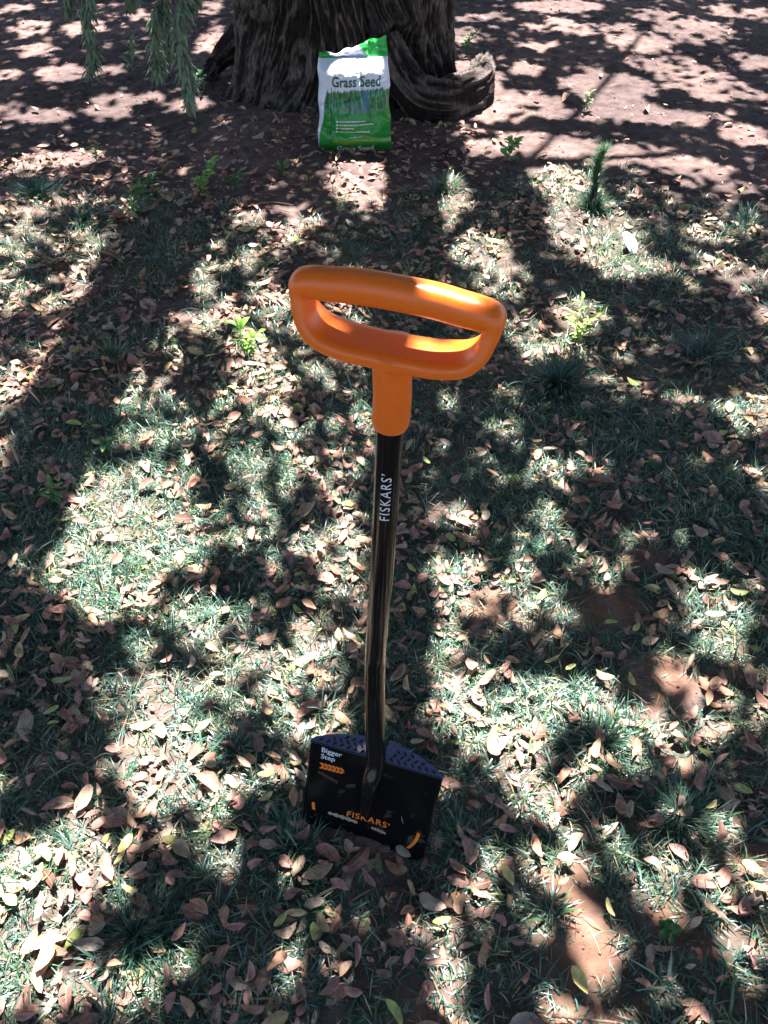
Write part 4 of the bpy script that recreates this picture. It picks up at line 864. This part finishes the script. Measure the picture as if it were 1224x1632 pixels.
V = np.concatenate([FRONT.reshape(-1, 3), BACK.reshape(-1, 3)]); m = nu * nv; i = (np.arange(nv - 1)[:, None] * nu + np.arange(nu - 1)[None]).ravel()
Q = [np.stack([i, i + 1, i + nu + 1, i + nu], 1), np.stack([i, i + nu, i + nu + 1, i + 1], 1) + m]
k = np.arange(nv - 1) * nu; Q.append(np.stack([k, k + nu, k + nu + m, k + m], 1)); k2 = k + nu - 1; Q.append(np.stack([k2, k2 + m, k2 + nu + m, k2 + nu], 1)); k = np.arange(nu - 1); Q.append(np.stack([k, k + m, k + 1 + m, k + 1], 1)); k2 = (nv - 1) * nu + k; Q.append(np.stack([k2, k2 + 1, k2 + 1 + m, k2 + m], 1))
M_BAG = tint_mat('printed_plastic', rough=0.32, spec=0.5, var=0.03, vs=30, bump=.15, bs=40, dist=.003)
body = part('body', V, np.concatenate(Q), M_BAG, bag, bag_org, cols=np.concatenate([pc.reshape(-1, 3), np.tile(W_, (m, 1))]))
# crumpled top seal: a folded strip, green at both ends, higher at the right
nu2, nv2 = 90, 22; U, T_ = np.meshgrid(np.linspace(-1, 1, nu2), np.linspace(0, 1, nv2)); p0 = bagpt(U, 1 + 0 * U, 0)
hs = .030 + .045 * sstep(.05, .95, U) - .012 * sstep(-.3, -.9, U) if False else .026 + .050 * sstep(-.1, .95, U) + .010 * np.sin(U * 4 + 1)
e = lambda q: q[..., None]
fold = .030 * np.sin(T_ * 2.6) * (1 - .3 * U) * (U < .45) + .012 * (fbm(U * 6, T_ * 3, 90) - .5) * 2
ST_ = p0 + e(T_ * hs) * buv - e(.012 * T_) * bnv + e(fold * (.35 + .65 * sstep(.9, .2, U) if False else fold * 0 + 1)) * bnv * .8 + e((fbm(U * 4, T_ * 5, 91, 2) - .5) * .016 * T_) * buv + e(-.006 * T_ * U) * bxv
sc = np.ones(U.shape + (3,)) * W_; g_ = np.clip(sstep(.22, .34, U + .25 * T_ - .1) * (1 - .0 * T_) + sstep(.34, .46, -U - .35 * T_ + .0), 0, 1); sc = mix(sc, np.array([.02, .36, .06]), g_)
Vs2 = np.concatenate([ST_.reshape(-1, 3), (ST_ - bnv * .0012).reshape(-1, 3)]); m = nu2 * nv2; i = (np.arange(nv2 - 1)[:, None] * nu2 + np.arange(nu2 - 1)[None]).ravel()
part('top_seal', Vs2, np.concatenate([np.stack([i, i + 1, i + nu2 + 1, i + nu2], 1), np.stack([i, i + nu2, i + nu2 + 1, i + 1], 1) + m]), M_BAG, bag, bag_org, cols=np.concatenate([sc.reshape(-1, 3)] * 2))
bm = glyphs("Grass Seed", .054, .0012, 1.02); cut(bm, 0, 24); cut(bm, 1, 3)
V, F = bm_to(bm, lambda x, y: bagpt((x * .82 + y * .06) / .15 + .06, .78 + y / HB, 1, .0012)); part('lettering', V, F, M_DKGREEN, body, bag_org, smooth=False)['label'] = 'dark green product words on the white band'
bm = glyphs("Grass Seed", .040, .0008, 1.0); cut(bm, 0, 24); cut(bm, 1, 3)
V, F = bm_to(bm, lambda x, y: bagpt((x * .82 + y * .06) / .15 + .0, .045 + y * .6 / HB, 1, .0012)); part('lettering', V, F, M_WHITE, body, bag_org, smooth=False)['label'] = 'white product words on the bottom fold'
Vb, Fb = [], []
def dash(u0, u1, v0, v1):
    o_ = len(Vb)
    for (a_, b_) in ((u0, v0), (u1, v0), (u1, v1), (u0, v1)): Vb.append(bagpt(a_, b_, 1, .0012))
    Fb.append((o_, o_ + 1, o_ + 2, o_ + 3))
for vrow, uend in ((.356, .30), (.317, .52), (.280, -.02), (.238, .42)):
    dash(-.52, -.46, vrow - .008, vrow + .010); uq = -.42
    while uq < uend:
        l_ = random.uniform(.02, .07); dash(uq, min(uq + l_, uend), vrow - .006, vrow + .006); uq += l_ + .012
uq = -.14
while uq < .2: l_ = random.uniform(.02, .05); dash(uq, uq + l_, .172, .180); uq += l_ + .014
part('fine_print', np.array(Vb), Fb, M_WHITE, body, bag_org, smooth=False)
Vb, Fb = [], []
for uq in (.42, .47, .52, .60, .66): dash(uq, uq + .035, .945 + (uq - .42) * .1, .965 + (uq - .42) * .1)
part('fine_print', np.array(Vb), Fb, M_DKGREEN, body, bag_org, smooth=False)

# ------------------------------------------------------------------ seedlings
def leaflet_mesh(L, W, col, seed):
    V, F, r, uv = leaves(np.zeros((1, 3)) + [[L * .5, 0, 0]], np.array([L]), np.array([W]), np.zeros(1), np.zeros(1), np.zeros(1), np.array([-.25]), np.array([.6]), np.array([seed]))
    c = np.tile(np.array(col), (len(V), 1)); c[:, :] *= (1 + .25 * (TUV[:, 0:1] - .5)); return mesh('leaf', V, F, M_PLANT, cols=c)
def seedling(px, py, h, n, L, W, col, lab, wide=1.0, pinn=False):
    h *= 1.15; L *= 1.3; W *= 1.35
    g = G(px, py); base = np.array([g[0], g[1], float(hgt(g[0], g[1]))]); root = empty('seedling', base); tag(root, lab, 'seedling', 'green seedlings among the leaves')
    ms = [leaflet_mesh(L * q, W * q, np.array(col) * k, s_) for q, k, s_ in ((1, 1, .2), (.75, 1.15, .5), (.55, 1.3, .8), (.9, .8, .33))]
    ns = max(1, n // (7 if pinn else 9))
    for s_ in range(ns):
        az = random.uniform(0, 6.28) if ns > 1 else 0; out_ = (.55 if ns > 1 else .12) * wide; tip = np.array([math.cos(az) * h * out_, math.sin(az) * h * out_, h * random.uniform(.75, 1.05)])
        P = spline([(0, 0, -.005), tip * [.35, .35, .55], tip], 10); link('stem', mesh('stem', *tube(P, np.linspace(.0022, .0010, 10), 6), M_PLANT, cols=np.tile(np.array(col) * .8, (62, 1))), root)
        m_ = n // ns
        for q in range(m_):
            f = .22 + .78 * q / max(1, m_ - 1); p = np.array([np.interp(f, np.linspace(0, 1, 10), P[:, k]) for k in range(3)])
            o = link('leaf', random.choice(ms), root, p)
            if pinn: yaw_ = az + (1 if q % 2 else -1) * 1.1 + random.gauss(0, .15); pt = -.15
            else: yaw_ = q * 2.4 + random.gauss(0, .3); pt = random.uniform(-.75, .15) * (1.1 - .2 * f)
            if q == m_ - 1: yaw_ = az; pt = -.6
            o.rotation_euler = (random.gauss(0, .2), pt, yaw_)
BG = (.16, .33, .05); DG = (.07, .17, .045); YG = (.30, .40, .11)
seedling(316, 306, .085, 42, .036, .015, (.22, .40, .07), 'bright green ferny seedling in front of the trunk, left of the bag', 1.2, True)
seedling(210, 345, .09, 28, .040, .016, DG, 'dark green leafy seedling in shade, at the left behind the shadow band', 1.2, True)
seedling(236, 305, .07, 18, .034, .014, DG, 'small dull green sprout behind the dark leafy seedling')
seedling(375, 305, .07, 12, .040, .014, DG, 'greyish seedling just right of the ferny one')
seedling(392, 572, .085, 22, .036, .017, BG, 'fresh green broad-leaved seedling left of the orange handle', .8)
seedling(808, 262, .115, 26, .042, .018, (.15, .30, .09), 'tall leafy seedling at the border of soil and grass, right of the trunk', .8)
seedling(922, 535, .10, 44, .030, .013, YG, 'pale yellow-green pinnate seedling right of the orange handle', .9, True)
seedling(90, 805, .05, 9, .034, .010, DG, 'small green sprout on the rim of the big sun patch')
seedling(213, 122, .13, 14, .055, .016, (.20, .27, .13), 'pale long-leaved sprout between the drooping twigs', .9)
seedling(930, 182, .09, 16, .030, .013, (.22, .30, .12), 'small sunlit sprout alone on the bare soil at upper right')
seedling(742, 84, .09, 22, .036, .015, (.12, .22, .06), 'low weed behind the curling root')
seedling(325, 146, .08, 20, .040, .016, (.06, .16, .07), 'dark green weed at the left foot of the trunk')
seedling(738, 170, .05, 8, .026, .012, BG, 'tiny bright sprout growing against the curling root')
seedling(155, 262, .06, 12, .034, .014, (.12, .22, .08), 'grey-green sprout in the sun patch at the upper left')
seedling(1061, 1490, .015, 6, .018, .015, DG, 'flat round-leaved dark weed beside the bare path')
seedling(170, 724, .05, 14, .034, .014, DG, 'dark sprout under the shadow band')
seedling(450, 285, .05, 10, .034, .014, DG, 'faint green sprout on the shaded soil before the trunk')
# bristly upright shoot, built in place of a dark column of shadow
g = G(944, 330); cb = np.array([g[0], g[1], float(hgt(g[0], g[1]))]); con = empty('shade_shoot', cb); tag(con, 'upright bristly dark green shoot standing in for a shadow at the grass border', 'seedling')
P = spline([(0, 0, 0), (-.004, 0, .08), (-.004, .01, .15), (.012, .015, .205)], 40); link('stem', mesh('stem', *tube(P, np.linspace(.004, .0015, 40), 7), M_TWIG), con)
n = 1000; f = RNG.random(n); c = np.stack([np.interp(f, np.linspace(0, 1, 40), P[:, q]) for q in range(3)], 1); az = RNG.uniform(0, 6.28, n); L = RNG.uniform(.028, .058, n)
cc = np.array([.05, .11, .055]) * RNG.uniform(.5, 1.5, (n, 1)); V, F, c2 = blades(c, L, L * .035 + .0008, az, RNG.uniform(.5, 1.15, n), RNG.uniform(-.3, .2, n), cc, cc * 1.3)
o = link('needles', mesh('needles', V, F, M_GRASS, cols=c2), con); o['kind'] = 'stuff'

# ------------------------------------------------------------------ twigs, scrap
def twig(pts, r_, lab, side=()):
    P0 = []
    for a_, b_ in pts: g = G(a_, b_, .02); P0.append((g[0], g[1], float(hgt(g[0], g[1])) + .020 + random.uniform(-.004, .006)))
    org = np.array(P0[0]); P = spline(P0, 24) + RNG.normal(0, .0006, (24, 3)); o = link('twig', mesh('twig', *[(a if q else a - org) for q, a in enumerate(tube(P, np.linspace(r_, r_ * .45, 24), 7))], M_TWIG), None, org); tag(o, lab, 'twig', 'fallen twigs')
twig([(862, 1003), (905, 1020), (960, 1042), (1010, 1053)], .0016, 'long thin twig crossing below the dark soil patch')
twig([(893, 1165), (912, 1195), (930, 1225), (946, 1255)], .0018, 'brown twig slanting through the light grass at lower right')
twig([(936, 1235), (955, 1275), (965, 1310)], .0014, 'fine twig below the brown slanting one at lower right')
twig([(1018, 955), (1012, 985), (992, 1008)], .0010, 'curved hair-thin twig on the dark soil patch')
twig([(903, 1465), (920, 1445), (933, 1433)], .0012, 'short pale twig on the bare path')
twig([(862, 1412), (875, 1435), (884, 1453)], .0016, 'dark twig at the left side of the bare path')
twig([(20, 1138), (38, 1160), (46, 1195)], .0010, 'thin tan twig in shade at the left edge')
twig([(470, 1400), (478, 1372), (484, 1350)], .0011, 'slim upright straw stalk left of the blade foot')
twig([(985, 1094), (1010, 1105), (1032, 1120)], .0014, 'twig beside the two yellow leaves on the soil')
twig([(700, 985), (740, 1005), (790, 1012)], .0013, 'thin twig in the sun right of the shaft')
twig([(395, 330), (430, 322), (470, 328)], .0018, 'brown twig on the soil edge before the trunk')
twig([(460, 640), (430, 655), (395, 668)], .0022, 'thick reddish twig left of the handle collar')
twig([(880, 1618), (930, 1622), (985, 1628)], .0035, 'stout sunlit twig at the very bottom of the bare path')
g = G(1012, 405); z0 = float(hgt(g[0], g[1])) + .012; nu, nv = 24, 18; VV = []
for q in range(nv):
    for p in range(nu):
        f = q / (nv - 1); a_ = (p / (nu - 1) - .5) * 2.3; rad = .043 * math.sin(math.pi * min(.98, .10 + .80 * (1 - f))) ** .7 * (1 + .07 * math.cos(a_ * 11)); VV.append((math.sin(a_) * rad * .8, -math.cos(a_) * rad * .55 + .012, f * .085))
VV = np.array(VV); VV2 = VV * [.95, .95, 1] + [0, .002, 0]; m = len(VV); i = (np.arange(nv - 1)[:, None] * nu + np.arange(nu - 1)[None]).ravel(); Fq = np.stack([i, i + 1, i + nu + 1, i + nu], 1)
o = link('shell', mesh('shell', np.concatenate([VV, VV2]), np.concatenate([Fq, Fq[:, ::-1] + m]), M_SCRAP), None, (g[0], g[1], z0)); o.rotation_euler = (-.95, .35, .6)
tag(o, 'white ribbed shell-like scrap lying in the grass at upper right', 'shell')
